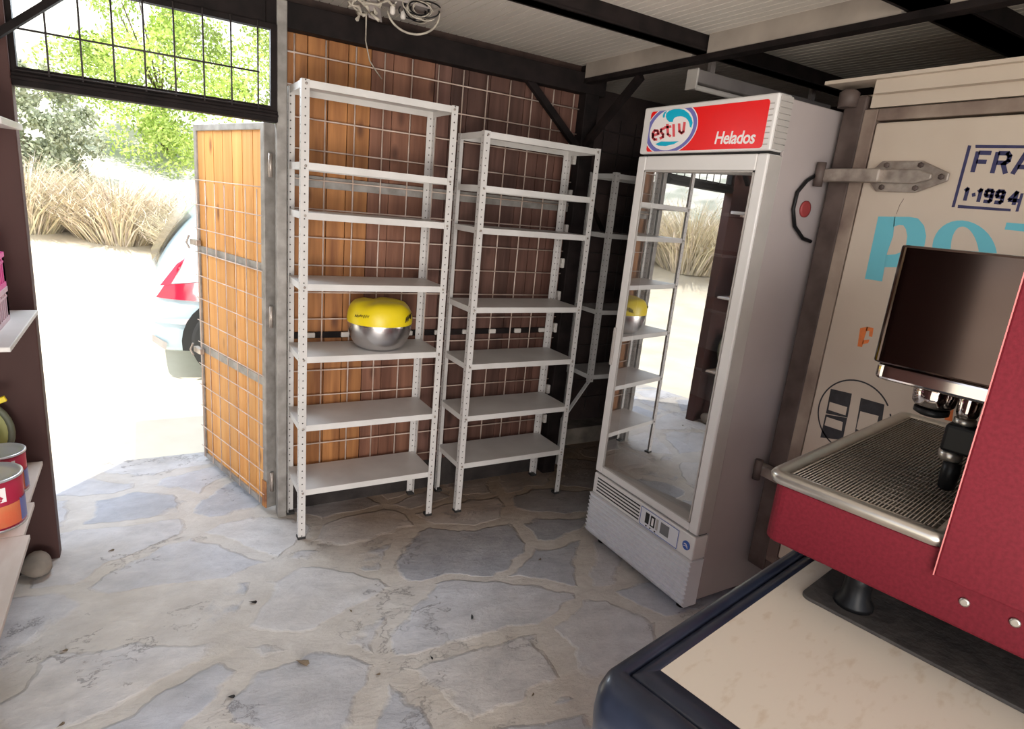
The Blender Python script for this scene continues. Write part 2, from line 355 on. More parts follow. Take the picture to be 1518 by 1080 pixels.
# ================================================================== SHELL
def gz(x, y):
    """ground height outside"""
    rr_ = math.hypot((x-1.2)*.95, y-1.2); d = max(0, rr_-7.4)
    if y < -1: d *= .3
    z = .175*d+.010*d*d if d < 9 else .175*9+.81+(d-9)*.33
    return z+min(1, max(0, (rr_-8)/8))*.22*sin(x*.9+2)*cos(y*.7)
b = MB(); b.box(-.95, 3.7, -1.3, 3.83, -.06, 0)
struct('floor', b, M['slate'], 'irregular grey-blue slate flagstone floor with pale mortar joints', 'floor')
b = MB(); n = 150; X0, X1, Y0, Y1 = -45, 45, -16, 62
for j in range(n+1):
    for i in range(n+1):
        u = i/n*2-1; w = j/n*2-1
        x = 1+44*(abs(u)**1.7)*(1 if u > 0 else -1); y = 3+(46 if w > 0 else 18)*(abs(w)**1.7)*(1 if w > 0 else -1)
        z = gz(x, y)-.035
        b.v.append(V((x, y, z)))
for j in range(n):
    for i in range(n):
        k = j*(n+1)+i; b.face((k, k+1, k+n+2, k+n+1), True)
g = struct('ground', b, M['sand'], 'pale sunlit sandy track outside the doorway', 'ground')
g.data.materials.append(M['hill'])
for p in g.data.polygons:
    c = p.center
    if math.hypot(c.x-1.2, c.y-1.2) > 13.5 and c.y > 0: p.material_index = 1

# --- back wall (cedar planks)
b = MB(); x = .54; k = 0
while x < 2.09:
    w = random.uniform(.085, .13); x2 = min(x+w, 2.09)
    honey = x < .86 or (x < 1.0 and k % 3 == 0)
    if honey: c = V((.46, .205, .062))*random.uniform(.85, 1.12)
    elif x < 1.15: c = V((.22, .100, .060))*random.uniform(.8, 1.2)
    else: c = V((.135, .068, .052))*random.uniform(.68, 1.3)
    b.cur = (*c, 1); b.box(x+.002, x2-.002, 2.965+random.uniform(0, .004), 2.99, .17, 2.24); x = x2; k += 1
b.cur = (.02, .012, .01, 1); b.box(.54, 2.09, 2.99, 3.0, .17, 2.36)
b.cur = (.05, .028, .024, 1); b.box(.54, 2.09, 2.97, 2.985, 2.24, 2.40)
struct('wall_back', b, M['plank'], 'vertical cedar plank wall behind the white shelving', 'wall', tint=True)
b = MB(); b.box(.54, 2.12, 2.962, 3.0, -.05, .17)
struct('baseboard_back', b, M['darkbase'], 'dark grimy concrete plinth under the plank wall', 'baseboard')
# welded mesh over the wall
b = MB(); z = .19
for i in range(-0, 12):
    x = .581+.132*i
    if x < 2.06: b.tube([(x, 2.950, .12), (x, 2.950, 2.21)], .0036, 6)
for i in range(16):
    z = 2.138-.1275*i
    if z > .12: b.tube([(.545, 2.945, z), (2.07, 2.945, z)], .0034, 6)
o = b.build('wire_mesh', M['wire']); tag(o, 'rusty pale welded wire mesh covering the plank wall', 'wire mesh')
# rails
b = MB(); b.box(.545, 2.08, 2.952, 2.962, 1.595, 1.645)
struct('trim_1', b, M['galv'], 'flat galvanised steel rail across the plank wall behind the upper shelves', 'rail')
t = thing('trim_2', 'dark horizontal rail with white clips low on the plank wall', 'rail', kind='structure')
b = MB(); b.box(.545, 2.08, 2.952, 2.962, .895, .925); b.build('rail', M['beam'], t)
for i in range(9):
    x = .66+.165*i; b = MB(); b.box(x-.02, x+.02, 2.935, 2.951, .90, .925); b.build('clip', M['fixend'], t, bevel=.004)
# posts and beams
b = MB(); b.box(2.075, 2.165, 2.90, 2.99, 0, 2.36)
o = struct('corner_post', b, M['beam'], 'black steel corner post at the right end of the plank wall', 'post', bevel=.004)
t = thing('insulator_clips', 'row of small white clips fixed to the black corner post', 'clips')
bpy.data.objects.remove(t)
for i in range(9):
    z = .33+.19*i; b = MB(); b.box(2.055, 2.0745, 2.92, 2.945, z, z+.055); b.box(2.05, 2.062, 2.915, 2.95, z+.015, z+.03)
    b.build('clip', M['fixend'], o, bevel=.004)
b = MB(); b.box(.46, 2.2, 2.895, 2.962, 2.215, 2.315)
struct('lintel_beam', b, M['beam'], 'black steel beam along the top of the plank wall', 'beam', bevel=.003)
b = MB(); b.box(.500, .542, 2.89, 2.95, 0, 2.315)
struct('door_post', b, M['galv'], 'grey galvanised steel post between the doorway and shelving', 'post', bevel=.004)
# braces in the corner
b = MB(); b.bar((1.70, 2.925, 2.245), (2.085, 2.925, 1.93), .03, .035)
struct('corner_brace', b, M['beam'], 'black diagonal brace between top beam and corner post', 'brace')
b = MB(); b.bar((2.10, 2.93, 1.93), (2.10, 2.50, 2.26), .03, .035)
struct('side_brace', b, M['beam'], 'black diagonal brace rising from corner post towards the fridge', 'brace')
b = MB(); b.bar((2.24, 3.36, 2.05), (2.70, 3.36, 1.45), .02, .02)
struct('alcove_brace', b, M['beam'], 'thin dark diagonal bar crossing the alcove wall', 'brace')
# front wall, left side of the door
b = MB(); b.box(-.88, -.372, 2.86, 2.93, -.02, 2.32)
struct('wall_front', b, M['brown'], 'dark brown painted panel wall left of the doorway', 'wall', bevel=.004)
b = MB(); b.box(-.93, -.88, .5, 2.93, -.02, 2.36)
struct('wall_left', b, M['brown'], 'dark brown left wall behind the small shelves', 'wall')
b = MB(); b.box(-.372, .50, 2.865, 2.94, 1.842, 1.885); b.box(-.372, .50, 2.85, 2.865, 1.86, 1.872)
struct('door_lintel', b, M['beam'], 'dark steel lintel over the open doorway', 'beam', bevel=.003)
b = MB(); b.box(-.93, .4599, 2.895, 2.962, 2.215, 2.315)
struct('front_beam', b, M['beam'], 'black steel beam over the barred transom', 'beam', bevel=.003)
b = MB(); b.box(-.88, .53, 2.94, 2.985, 2.315, 2.40)
struct('trim_3', b, M['brown'], 'reddish brown board above the beam at the doorway', 'board')
# transom window with bars
t = thing('window_1', 'barred transom opening above the doorway', 'window', kind='structure')
b = MB()
for a in ((-.372, .50, 1.885, 1.905), (-.372, .50, 2.195, 2.215), (-.372, -.355, 1.905, 2.195), (.475, .50, 1.905, 2.195)):
    b.box(a[0], a[1], 2.88, 2.915, a[2], a[3])
b.build('frame', M['beam'], t)
b = MB()
for i in range(9):
    x = .425-.0985*i
    if x > -.36: b.tube([(x, 2.872, 1.845), (x, 2.872, 2.215)], .0034, 6)
b.tube([(-.36, 2.868, 2.025), (.43, 2.868, 2.025)], .0034, 6); b.tube([(-.36, 2.868, 1.893), (.45, 2.868, 1.893)], .0026, 6)
b.build('wire_bars', M['wiredark'], t)
b = MB(); b.bar((-.47, 2.80, 1.915), (-.12, 2.80, 2.215), .03, .022)
struct('front_brace', b, M['beam'], 'dark diagonal brace at the upper left of the doorway', 'brace')
# alcove and far walls
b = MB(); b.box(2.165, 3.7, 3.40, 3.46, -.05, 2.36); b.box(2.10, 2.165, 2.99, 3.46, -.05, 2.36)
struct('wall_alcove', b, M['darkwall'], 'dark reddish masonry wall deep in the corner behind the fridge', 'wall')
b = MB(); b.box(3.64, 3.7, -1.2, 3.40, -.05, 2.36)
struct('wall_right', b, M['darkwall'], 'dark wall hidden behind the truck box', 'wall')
# faint mesh in the alcove
b = MB()
for i in range(8): b.tube([(2.2+.132*i, 3.385, .2), (2.2+.132*i, 3.385, 2.2)], .003, 5)
for i in range(15): b.tube([(2.17, 3.38, .3+.13*i), (3.2, 3.38, .3+.13*i)], .003, 5)
o = b.build('wire_mesh', M['wiredark']); tag(o, 'dark wire mesh on the shadowed alcove wall', 'wire mesh')
b = MB(); b.box(2.17, 3.2, 3.25, 3.399, 0, .12)
struct('baseboard_alcove', b, M['stone'], 'rough pale ledge at the foot of the alcove wall', 'baseboard')

# --- ceiling: ribbed sandwich panels, ribs run away from the camera
b = MB(); x = -.95
while x < 3.7:
    b.box(x, x+.034, -1.2, 3.60, 2.360, 2.42); b.box(x+.034, x+.040, -1.2, 3.60, 2.3635, 2.42); x += .04
struct('ceiling', b, M['ceil'], 'cream ribbed insulated roof panels', 'ceiling')
for nm, y0, y1, x0, x1, z0, lab in (
    ('ceiling_purlin', 2.06, 2.12, -.9, 3.6, 2.296, 'black steel purlin crossing the ceiling in front of the shelves'),
    ('ceiling_purlin', 1.13, 1.24, -.9, 3.6, 2.296, 'wide black purlin above the espresso machine'),
    ('ceiling_purlin', .10, .18, -.9, 3.6, 2.296, 'black purlin overhead behind the viewer')):
    b = MB(); b.box(x0, x1, y0, y1, z0, 2.36); b.box(x0, x1, y0-.012, y1+.012, z0, z0+.006)
    struct(nm, b, M['beam'], lab, 'beam')
t = thing('ceiling_beam', 'long ceiling beam with a beige side face running over the fridge', 'beam', kind='structure')
b = MB(); b.box(2.045, 2.095, -1.15, 2.895, 2.262, 2.284); b.build('bottom_flange', M['beam'], t)
b = MB()
for ya, yb in ((2.135, 2.895), (1.255, 2.045), (.195, 1.115), (-1.15, .085)): b.box(2.05, 2.09, ya, yb, 2.2845, 2.36)
b.build('web', M['beambeige'], t)

# ================================================================== OPEN DOOR
dang = math.atan2(.763, -.226)
door = thing('door_1', 'open plank door leaf with wire mesh and steel frame, swung outwards', 'door', (.478, 2.968, 0), dang, kind='structure')
LW, LZ0, LZ1 = .785, .025, 1.845
b = MB(); x = .02; 
while x < LW-.03:
    x2 = min(x+.108, LW-.02); c = V((.70, .36, .11))*random.uniform(.88, 1.1); b.cur = (*c, 1)
    b.box(x+.003, x2-.003, -.004, .010, LZ0+.01, LZ1-.03); x = x2
b.cur = (.10, .04, .012, 1); b.box(.02, LW-.02, -.010, -.0045, LZ0+.01, LZ1-.03)
b.build('planks', M['doorplank'], door, tint=True)
b = MB()
b.box(0, .035, -.03, .02, LZ0, LZ1); b.box(LW-.03, LW, -.02, .02, LZ0, LZ1); b.box(.03, LW-.03, -.02, .02, LZ0, LZ0+.03); b.box(.03, LW-.03, -.02, .02, LZ1-.03, LZ1)
b.build('frame', M['galv'], door, bevel=.003)
b = MB(); b.box(.03, LW-.03, .0105, .018, 1.205, 1.24); b.box(.03, LW-.03, .0105, .018, .66, .70); split_build(b, 'cross_rail', M['galv'], door)
b = MB()
for i in range(7): b.tube([(.06+.115*i, .026, LZ0+.01), (.06+.115*i, .026, LZ1-.28 if i < 9 else 0)], .0026, 5)
for i in range(13): b.tube([(.005, .030, .10+.123*i), (LW-.005, .030, .10+.123*i)], .0026, 5)
b.build('wire_mesh', M['wire'], door)
for z in (.66, 1.25):
    b = MB(); b.box(LW-.06, LW+.03, .02, .045, z-.01, z+.02); b.tube([(LW+.02, .05, z-.03), (LW+.035, .06, z), (LW+.02, .05, z+.04)], .006, 6); b.build('latch', M['steel'], door, bevel=.003)
for z in (.12, .95, 1.62):
    b = MB(); b.tube([(-.018, 0, z), (-.018, 0, z+.1)], .009, 8); b.box(-.02, .0, -.004, .004, z+.01, z+.09); b.build('hinge', M['steel'], door)
b = MB(); b.box(-.006, .035, .021, .026, .03, .17); b.build('rust_plate', M['rust'], door)

# ================================================================== SHELVING
def upright(sx, sy, Hh, root, x, y, foot=True, z0=0):
    b = MB(); w = .031; t = .0022
    # corner at local origin; flanges go inwards
    b.box(0 if sx > 0 else -w, w if sx > 0 else 0, 0 if sy > 0 else -t, t if sy > 0 else 0, 0, Hh)
    b.box(0 if sx > 0 else -t, t if sx > 0 else 0, t if sy > 0 else -w, w if sy > 0 else -t, 0, Hh)
    o = b.build('upright', M['upr'], root); o.location = (x, y, z0)
    if foot:
        b = MB(); b.box(-.003 if sx > 0 else -w-.002, w+.002 if sx > 0 else .003, -.003 if sy > 0 else -w-.002, w+.002 if sy > 0 else .003, 0, .012)
        f = b.build('foot_cap', M['foot'], o)
    return o
def shelving(loc, W, D, Hh, zs, label, foot=True, group=None):
    root = thing('shelving_unit', label, 'shelving unit', loc, 0, group)
    for sx, x in ((1, 0), (-1, W)):
        for sy, y in ((1, 0), (-1, D)): upright(sx, sy, Hh, root, x, y, foot)
    for z in zs:
        b = MB(); lip = .028; e = .003
        b.box(e, W-e, e, D-e, z-.003, z)
        b.box(e, W-e, e, e+.0015, z-lip, z-.003); b.box(e, W-e, D-e-.0015, D-e, z-lip, z-.003)
        b.box(e, e+.0015, e, D-e, z-lip, z-.003); b.box(W-e-.0015, W-e, e, D-e, z-lip, z-.003)
        s = b.build('shelf', M['shelf'], root)
        b = MB()
        for x in (.018, W-.018):
            b.lathe([(.005, 0), (.005, .004), (.002, .005)], (x, -.0005, z-.014), 8, Matrix.Rotation(R(90), 4, 'X'))
        split_build(b, 'bolt', M['steel'], s)
    return root
U1 = shelving((.55, 2.655, 0), .67, .28, 2.0, [1.998, 1.691, 1.495, 1.20, .882, .564, .249], 'tall white perforated metal shelving unit nearest the doorway, holding the yellow bowl')
U2 = shelving((1.35, 2.637, 0), .668, .285, 1.918, [1.916, 1.678, 1.485, 1.103, .814, .538, .276], 'empty white metal shelving unit in the middle, beside the fridge end')
# third unit, in the alcove, on a bent leg
U3 = thing('shelving_unit', 'white metal shelving unit standing in the dark corner alcove, half hidden by fridge', 'shelving unit', (2.405, 2.97, 0))
for sx, x in ((1, 0), (-1, .62)):
    for sy, y in ((1, 0), (-1, .27)): upright(sx, sy, 1.29, U3, x, y, False, .555)
for z in (1.838, 1.49, 1.02, .60):
    b = MB(); b.box(.003, .617, .003, .267, z-.003, z)
    for q in ((.003, .617, .003, .005), (.003, .617, .265, .267), (.003, .005, .003, .267), (.615, .617, .003, .267)): b.box(*q, z-.028, z-.003)
    b.build('shelf', M['shelf'], U3)
b = MB(); b.bar((.012, .012, .565), (-.16, .03, .30), .03, .006); b.bar((-.16, .03, .30), (-.16, .03, 0), .03, .006); b.build('bent_leg', M['upr'], U3)
b = MB(); b.bar((.60, .012, .565), (.60, .012, 0), .03, .006); b.bar((.60, .25, .565), (.60, .25, 0), .03, .006); b.bar((.02, .25, .565), (.02, .25, 0), .03, .006); split_build(b, 'leg', M['upr'], U3)

# yellow and silver bowl
t = thing('domed_bowl', 'round brushed metal bowl with yellow dented plastic cover on the left shelving', 'bowl', (.945, 2.785, .8825))
pr = []
for i in range(15):
    a = i/14; r = .062+(.150-.062)*sin(a*pi/2)**.8; z = .134*(1-cos(a*pi/2)); pr.append((r, z+.001))
b = MB(); b.lathe(pr+[(.148, .137)], n=48); b.build('metal_bowl', M['brushed'], t)
b = MB(); nn = 48; prof = [(.1515, .128), (.153, .145), (.1515, .165), (.147, .185), (.139, .205), (.125, .220), (.10, .228), (.06, .229), (.015, .229)]
base = 0
for (r, z) in prof:
    for k in range(nn):
        a = 2*pi*k/nn; sc = min(1, max(0, (z-.15)/.07)); rr = r*(1-.02*sc*(.5+.5*cos(4*a+.5))); zz = z-.012*sc*(max(0, cos(3*a+1.2)))**2*min(1, r/.12)
        b.v.append(V((rr*cos(a), rr*sin(a), zz)))
for i in range(len(prof)-1):
    for k in range(nn): b.face((i*nn+k, i*nn+(k+1) % nn, (i+1)*nn+(k+1) % nn, (i+1)*nn+k), True)
b.face([(len(prof)-1)*nn+k for k in range(nn)])
cov = b.build('yellow_cover', M['yellow'], t)
def squig(a0, a1, z0, z1, n, amp, seed, wd=.0016):
    rr = random.Random(seed); b = MB(); pts = []
    for i in range(n):
        u = i/(n-1); a = a0+(a1-a0)*u; z = z0+(z1-z0)*u+(amp if i % 2 else -amp)*rr.uniform(.4, 1); pts.append((.1548*cos(a), .1548*sin(a), z))
    b.tube(pts, wd, 5); return b
squig(R(205), R(233), .168, .176, 16, .008, 3).build('lettering', M['ink'], cov)
squig(R(300), R(318), .158, .176, 10, .014, 5, .002).build('lettering', M['ink'], cov)

# ================================================================== FRIDGE
fr = thing('display_fridge', 'tall white glass-door ice cream display fridge with red sign header', 'fridge', (1.868, 1.50, 0))
FW, FD = .67, .63    # width along +y, depth along +x
# local coords: x = depth, y = width from near side, z up
b = MB(); e = .03
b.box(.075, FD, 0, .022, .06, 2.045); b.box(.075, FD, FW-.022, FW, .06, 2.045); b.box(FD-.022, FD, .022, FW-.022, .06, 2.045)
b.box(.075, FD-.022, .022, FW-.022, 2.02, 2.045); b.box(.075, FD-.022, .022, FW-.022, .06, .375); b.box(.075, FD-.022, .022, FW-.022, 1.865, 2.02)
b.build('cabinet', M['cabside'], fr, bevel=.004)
b = MB(); b.box(.0755, FD-.0225, .0225, .035, .376, 1.864); b.box(.0755, FD-.0225, FW-.035, FW-.0225, .376, 1.864); b.box(FD-.04, FD-.0225, .035, FW-.035, .376, 1.864)
b.box(.0755, FD-.04, .035, FW-.035, .376, .39); b.box(.0755, FD-.04, .035, FW-.035, 1.85, 1.864)
b.build('liner', M['inner'], fr)
for px_, py_ in ((965, 307), (965, 361), (958, 434), (945, 512), (935, 585), (925, 660)):
    z = on(px_, py_, 0, 1.97).z; b = MB(); b.box(.10, .44, .036, FW-.036, z-.012, z); b.build('inner_shelf', M['innershelf'], fr)
# header canopy
hd = MB(); hd.box(0, .075, .0, FW, 1.868, 2.055); hd = hd.build('header', M['white'], fr, bevel=.008, seg=3)
b = MB()
for i in range(9): b.box(.010, .074, -.0045, 0, 1.873+.0197*i, 1.8915+.0197*i)
for i in range(9): b.box(.010, .074, FW, FW+.0045, 1.873+.0197*i, 1.8915+.0197*i)
split_build(b, 'side_rib', M['ridge'], hd, bevel=.002)
for i in range(8):
    b = MB(); b.box(-.0015, .002, .012, .030, 1.886+.019*i, 1.8895+.019*i); b.build('vent_slot', M['ridge'], hd)
# sign graphics in the sign plane: local y (width), z
def S(cx, cy): # crop coordinates of the sign -> local (y,z)
    p = on(950+cx/6.9, 130+cy/6.9, 0, 1.868); return (p.y-1.5, p.z)
c4 = [S(110, 215), S(1318, 158), S(1240, 635), S(68, 638)]
sy1 = (c4[0][0]+c4[3][0])/2; sy0 = (c4[1][0]+c4[2][0])/2; sz1 = (c4[0][1]+c4[1][1])/2; sz0 = (c4[2][1]+c4[3][1])/2
def clip(poly):
    for ax, val, sg in ((0, sy0, 1), (0, sy1, -1), (1, sz0, 1), (1, sz1, -1)):
        out = []
        for i in range(len(poly)):
            a, c = poly[i-1], poly[i]; ia = (a[ax]-val)*sg >= 0; ic = (c[ax]-val)*sg >= 0
            if ia != ic:
                t = (val-a[ax])/(c[ax]-a[ax]); out.append((a[0]+t*(c[0]-a[0]), a[1]+t*(c[1]-a[1])))
            if ic: out.append(c)
        poly = out
        if not poly: return []
    return poly
def spoly(b, pts2, x): b.poly([(x, p[0], p[1]) for p in clip(pts2)])
b = MB(); r = .012; rp = []
for (cy, cz, a0) in ((sy1-r, sz1-r, 0), (sy0+r, sz1-r, 90), (sy0+r, sz0+r, 180), (sy1-r, sz0+r, 270)):
    for i in range(6): a = R(a0+18*i); rp.append((cy+r*cos(a), cz+r*sin(a)))
b.prism([(-.0005, p[0], p[1]) for p in rp], (-.0015, 0, 0)); sign = b.build('sign_panel', M['red'], hd)
def ell(sc, cx=320, cy=420, A=306, B=224, ang=43):
    out = []
    for i in range(64):
        t = 2*pi*i/64; x = A*sc*cos(t); y = B*sc*sin(t); a = R(-ang); out.append(S(cx+x*cos(a)-y*sin(a), cy+x*sin(a)+y*cos(a)))
    return out
b = MB(); spoly(b, ell(1), -.0026); b.build('logo_oval', M['signwhite'], sign)
b = MB(); spoly(b, ell(.965), -.0030); b.build('logo_ring', M['violet'], sign)
b = MB(); spoly(b, ell(.83), -.0034); b.build('logo_field', M['signwhite'], sign)
b = MB()
top = [(262, 300), (268, 262), (300, 235), (350, 220), (400, 217), (450, 228), (495, 262), (525, 310), (538, 360), (522, 412), (508, 400)]
bot = [(335, 352), (340, 325), (355, 306), (380, 296), (415, 292), (445, 298), (470, 312), (490, 335), (503, 362), (508, 400)]
tp = top; bt = bot[::-1]
b.poly([(-.0039, *S(*p)) for p in tp+bt[1:]+[(300, 352), (275, 330)]])
b.poly([(-.0039, *S(*p)) for p in ((232, 308), (232, 280), (246, 252), (280, 236), (256, 270), (250, 305))])
b.poly([(-.0039, *S(*p)) for p in ((155, 577), (215, 550), (300, 552), (395, 548), (345, 577), (260, 597), (185, 593))])
b.build('logo_wave', M['cyan'], sign)
b = MB(); fn = lambda x, y: (-.0044, *S(x, y))
for st in ([(128, 492), (188, 472), (178, 440), (150, 438), (130, 470), (130, 510), (148, 532), (168, 530)], [(242, 418), (215, 430), (212, 452), (236, 478), (234, 505), (208, 518)],
           [(280, 380), (284, 478), (308, 495)], [(256, 408), (312, 398)], [(343, 382), (345, 495)], [(400, 374), (402, 448), (424, 466), (444, 450), (455, 360)]): b.stroke(st, 26, fn)
b.build('logo_lettering', M['coral'], sign)
def text_mb(s, size=1, bold=0, shear=0, spacing=1):
    cu = bpy.data.curves.new('t', 'FONT'); cu.body = s; cu.size = size; cu.offset = bold; cu.shear = shear; cu.space_character = spacing; cu.resolution_u = 3
    o = bpy.data.objects.new('t', cu); COL.objects.link(o); dg = bpy.context.evaluated_depsgraph_get(); me = bpy.data.meshes.new_from_object(o.evaluated_get(dg))
    vs = [v.co.copy() for v in me.vertices]; fs = [tuple(p.vertices) for p in me.polygons]
    bpy.data.objects.remove(o); bpy.data.meshes.remove(me); return vs, fs
def text_on(s, fn, bold=0, shear=0, w=1, h=1, spacing=1):
    vs, fs = text_mb(s, 1, bold, shear, spacing); x0 = min(v.x for v in vs); x1 = max(v.x for v in vs); y0 = 0; y1 = max(v.y for v in vs)
    b = MB(); b.v = [V(fn((v.x-x0)/(x1-x0)*w, (v.y-y0)/(y1-y0)*h)) for v in vs]
    for f in fs: b.face(f)
    return b
a0 = S(757, 572); a1 = S(1168, 568); a2 = S(772, 448)
hh = a2[1]-a0[1]
b = text_on('Helados', lambda u, v: (-.0032, a0[0]+(a1[0]-a0[0])*u, a0[1]+(a1[1]-a0[1])*u+v), bold=.022, shear=.12, h=hh, spacing=.93)
b.build('lettering', M['signwhite'], sign)
# door
dr = MB(); y0, y1, z0, z1 = .045, .62, .415, 1.80
for q in ((0, .074, 0, y0, .378, 1.858), (0, .074, y1, FW, .378, 1.858), (0, .074, y0, y1, .378, z0), (0, .074, y0, y1, z1, 1.858)): dr.box(*q)
door2 = dr.build('glass_door', M['white'], fr, bevel=.006, seg=3)
b = MB()
for q in ((-.001, .062, y0, y0+.006, z0, z1), (-.001, .062, y1-.006, y1, z0, z1), (-.001, .062, y0, y1, z0, z0+.006), (-.001, .062, y0, y1, z1-.006, z1)): b.box(*q)
b.build('gasket', M['ridge'], door2)
b = MB(); b.box(.010, .073, -.003, -.0002, .382, 1.854); b.build('side_strip', M['ridge'], door2)
b = MB(); b.poly([(.070, y0+.006, z0+.006), (.003, y1-.006, z0+.006), (.003, y1-.006, z1-.006), (.070, y0+.006, z1-.006)]); b.build('glass_pane', M['glass'], door2)
b = MB(); b.box(-.012, 0, FW-.018, FW-.004, .92, 1.10); b.build('handle', M['ridge'], door2, bevel=.004)
b = MB(); b.box(.02, .075, .01, FW-.01, 1.858, 1.868); b.box(.03, .075, .01, FW-.01, .368, .378); split_build(b, 'gasket_gap', M['dark'], fr)
# base grille
bs = MB(); bs.box(0, .075, 0, FW, .262, .368); bs = bs.build('base_panel', M['white'], fr, bevel=.006)
def BP(cx, cy): p = on(860+cx/4.91, 700+cy/4.91, 0, 1.868); return (p.y-1.5, p.z)
for i in range(5):
    zc = .348-.0165*i; b = MB(); b.box(-.001, .003, .33, .64, zc-.0032, zc+.0032); b.build('grille_slit', M['dark'], bs)
b = MB(); b.box(-.004, .0, .085, .318, .272, .358); cp = b.build('control_panel', M['louver'], bs, bevel=.003)
b = MB()
for q in ((.085, .318, .272, .2745), (.085, .318, .3555, .358), (.085, .0875, .272, .358), (.3155, .318, .272, .358)): b.box(-.0048, -.004, *q)
b.build('outline', M['badge'], cp)
for (ya, yb, m) in ((.262, .285, 'dark'), (.225, .252, 'dark'), (.205, .218, 'ridge'), (.140, .190, 'innershelf')):
    b = MB(); b.box(-.0055, -.004, ya, yb, .293, .343); b.build('display', M[m], cp)
b = MB(); b.box(-.0065, -.0056, .232, .244, .300, .335); b.build('switch', M['signwhite'], cp)
for ya in (.27, .245, .215): 
    b = MB(); b.box(-.0055, -.004, ya, ya+.008, .279, .284); b.build('button', M['dark'], cp)
b = MB(); b.lathe([(.020, 0), (.020, .003), (.018, .004)], (0, .040, .315), 28, Matrix.Rotation(R(-90), 4, 'Y')); bd = b.build('round_badge', M['badge'], bs)
b = MB(); b.stroke([(.030, .312), (.040, .322), (.050, .320)], .004, lambda x, y: (-.0048, x, y)); b.stroke([(.028, .306), (.040, .314), (.052, .310)], .0025, lambda x, y: (-.0048, x, y)); b.build('badge_mark', M['signwhite'], bd)
# louvered kick panel
b = MB(); n = 10; prof = [(.07, .045), (.0, .045)]
for i in range(n):
    z = .048+i*.0212; prof += [(-.003, z), (-.017+.0004*i, z+.0205)]
prof += [(-.0, .26), (.07, .26)]
N2 = len(prof); b.prism([(p[0], -.004, p[1]) for p in prof], (0, FW+.008, 0)); b.build('louvered_kick_panel', M['louver'], fr)
for (x, y) in ((.06, .06), (.06, FW-.06), (FD-.06, .06), (FD-.06, FW-.06)):
    b = MB(); b.lathe([(.022, 0), (.022, .012), (.012, .014), (.012, .06)], (x, y, 0), 12); b.build('foot', M['black'], fr)
b = MB(); cc = V((.33, -.012, 1.52)); pts = []
for (px_, py_) in ((1212, 258), (1196, 268), (1182, 285), (1176, 310), (1178, 335), (1190, 353), (1202, 358)):
    p = on(px_, py_, 1, 1.488); pts.append((p.x-1.868, -.0115, p.z))
b.tube(pts, .007, 8); b.build('cable_loop', M['black'], fr)
p = on(1196, 310, 1, 1.49); b = MB(); b.lathe([(.03, 0), (.03, .006), (.022, .008)], (p.x-1.868, -.0005, p.z), 20, Matrix.Rotation(R(90), 4, 'X')); b.build('round_cap', M['reddull'], fr)

# ================================================================== TRUCK BOX
tb = thing('truck_box', 'old cream refrigerated truck body with stencilled lettering standing behind the coffee machine', 'truck body', (2.2, 1.48, 0))
VX = 2.2
def VP(px, py, off=0): p = on(px, py, 0, VX); return (off, p.y-1.48, p.z)
b = MB(); b.box(.05, 1.4, -3.4, -.01, .24, 2.10); b.build('body', M['box'], tb)
b = MB(); b.box(0, .06, -.085, 0, .20, 2.09); b.box(.0, .06, -3.4, -.085, .20, .26); b.build('corner_post', M['boxpost'], tb, bevel=.008)
b = MB(); b.box(-.005, .05, -.135, -.085, .26, 2.04); b.box(-.005, .05, -3.4, -.135, 2.00, 2.04); b.box(-.005, .05, -3.4, -.135, .26, .30); b.build('door_frame', M['boxframe'], tb, bevel=.004)
b = MB(); b.box(-.05, .06, -3.4, .06, 2.128, 2.140); b.build('gutter_rail', M['box'], tb)
b = MB(); b.box(-.0, .06, -3.4, -.10, 2.045, 2.128); b.box(-.03, .0, -3.4, -.12, 2.085, 2.128); b.build('top_rail', M['box'], tb)
b = MB(); b.lathe([(.032, 0), (.034, .05), (.02, .06)], (-.01, -.02, 2.05), 14); b.build('rusty_knuckle', M['boxpost'], tb)
pn = MB(); pn.box(-.012, .05, -1.35, -.142, .305, 1.992); pn = pn.build('rear_door', M['box'], tb, bevel=.006)
fx = -.0126
pl = lambda q: [VP(x, y, fx) for x, y in q]
def place_on(q): return [(fx, a[1], a[2]) for a in [VP(*p) for p in q]]
# stencilled frame and date
b = MB()
for q in (((1438, 216), (1443, 216.5), (1418, 307.5), (1413.5, 307.5)), ((1449, 215.4), (1530, 216.2), (1530, 220.6), (1449, 219.9)), ((1423, 304), (1501.4, 310), (1501, 313.8), (1422.5, 308.6)), ((1516, 287), (1520.5, 287), (1512.5, 314), (1508, 314))):
    b.poly(place_on(q))
b.build('stencil_border', M['navy'], pn)
def glyphs(items, O_, Ux, Uy, w):
    b = MB()
    o_ = V(VP(*O_)); ux = V(VP(*Ux))-o_; uy = V(VP(*Uy))-o_
    L = ux.length; Hh = uy.length; ux.normalize(); uy = V((0, 0, 1))
    for (off, sts) in items:
        for st in sts:
            b.stroke([((off+x)*Hh, y*Hh) for x, y in st], w, lambda x, y: (fx, o_.y+ux.y*x, o_.z+ux.z*x+y))
    return b
Fg = [[(0, 0), (0, 1)], [(.12, 1), (.62, 1)], [(.12, .52), (.5, .52)]]
Rg = [[(0, 0), (0, 1)], [(.1, 1), (.5, 1), (.62, .86), (.62, .62), (.5, .5), (.14, .5)], [(.4, .45), (.62, 0)]]
Ag = [[(0, 0), (.32, 1), (.42, 1), (.7, 0)], [(.2, .32), (.55, .32)]]
one = [[(0, .85), (.14, 1), (.14, 0)]]
nine = [[(.55, .5), (.12, .5), (.05, .62), (.05, .88), (.15, 1), (.45, 1), (.55, .88), (.55, .12), (.45, 0), (.1, 0)]]
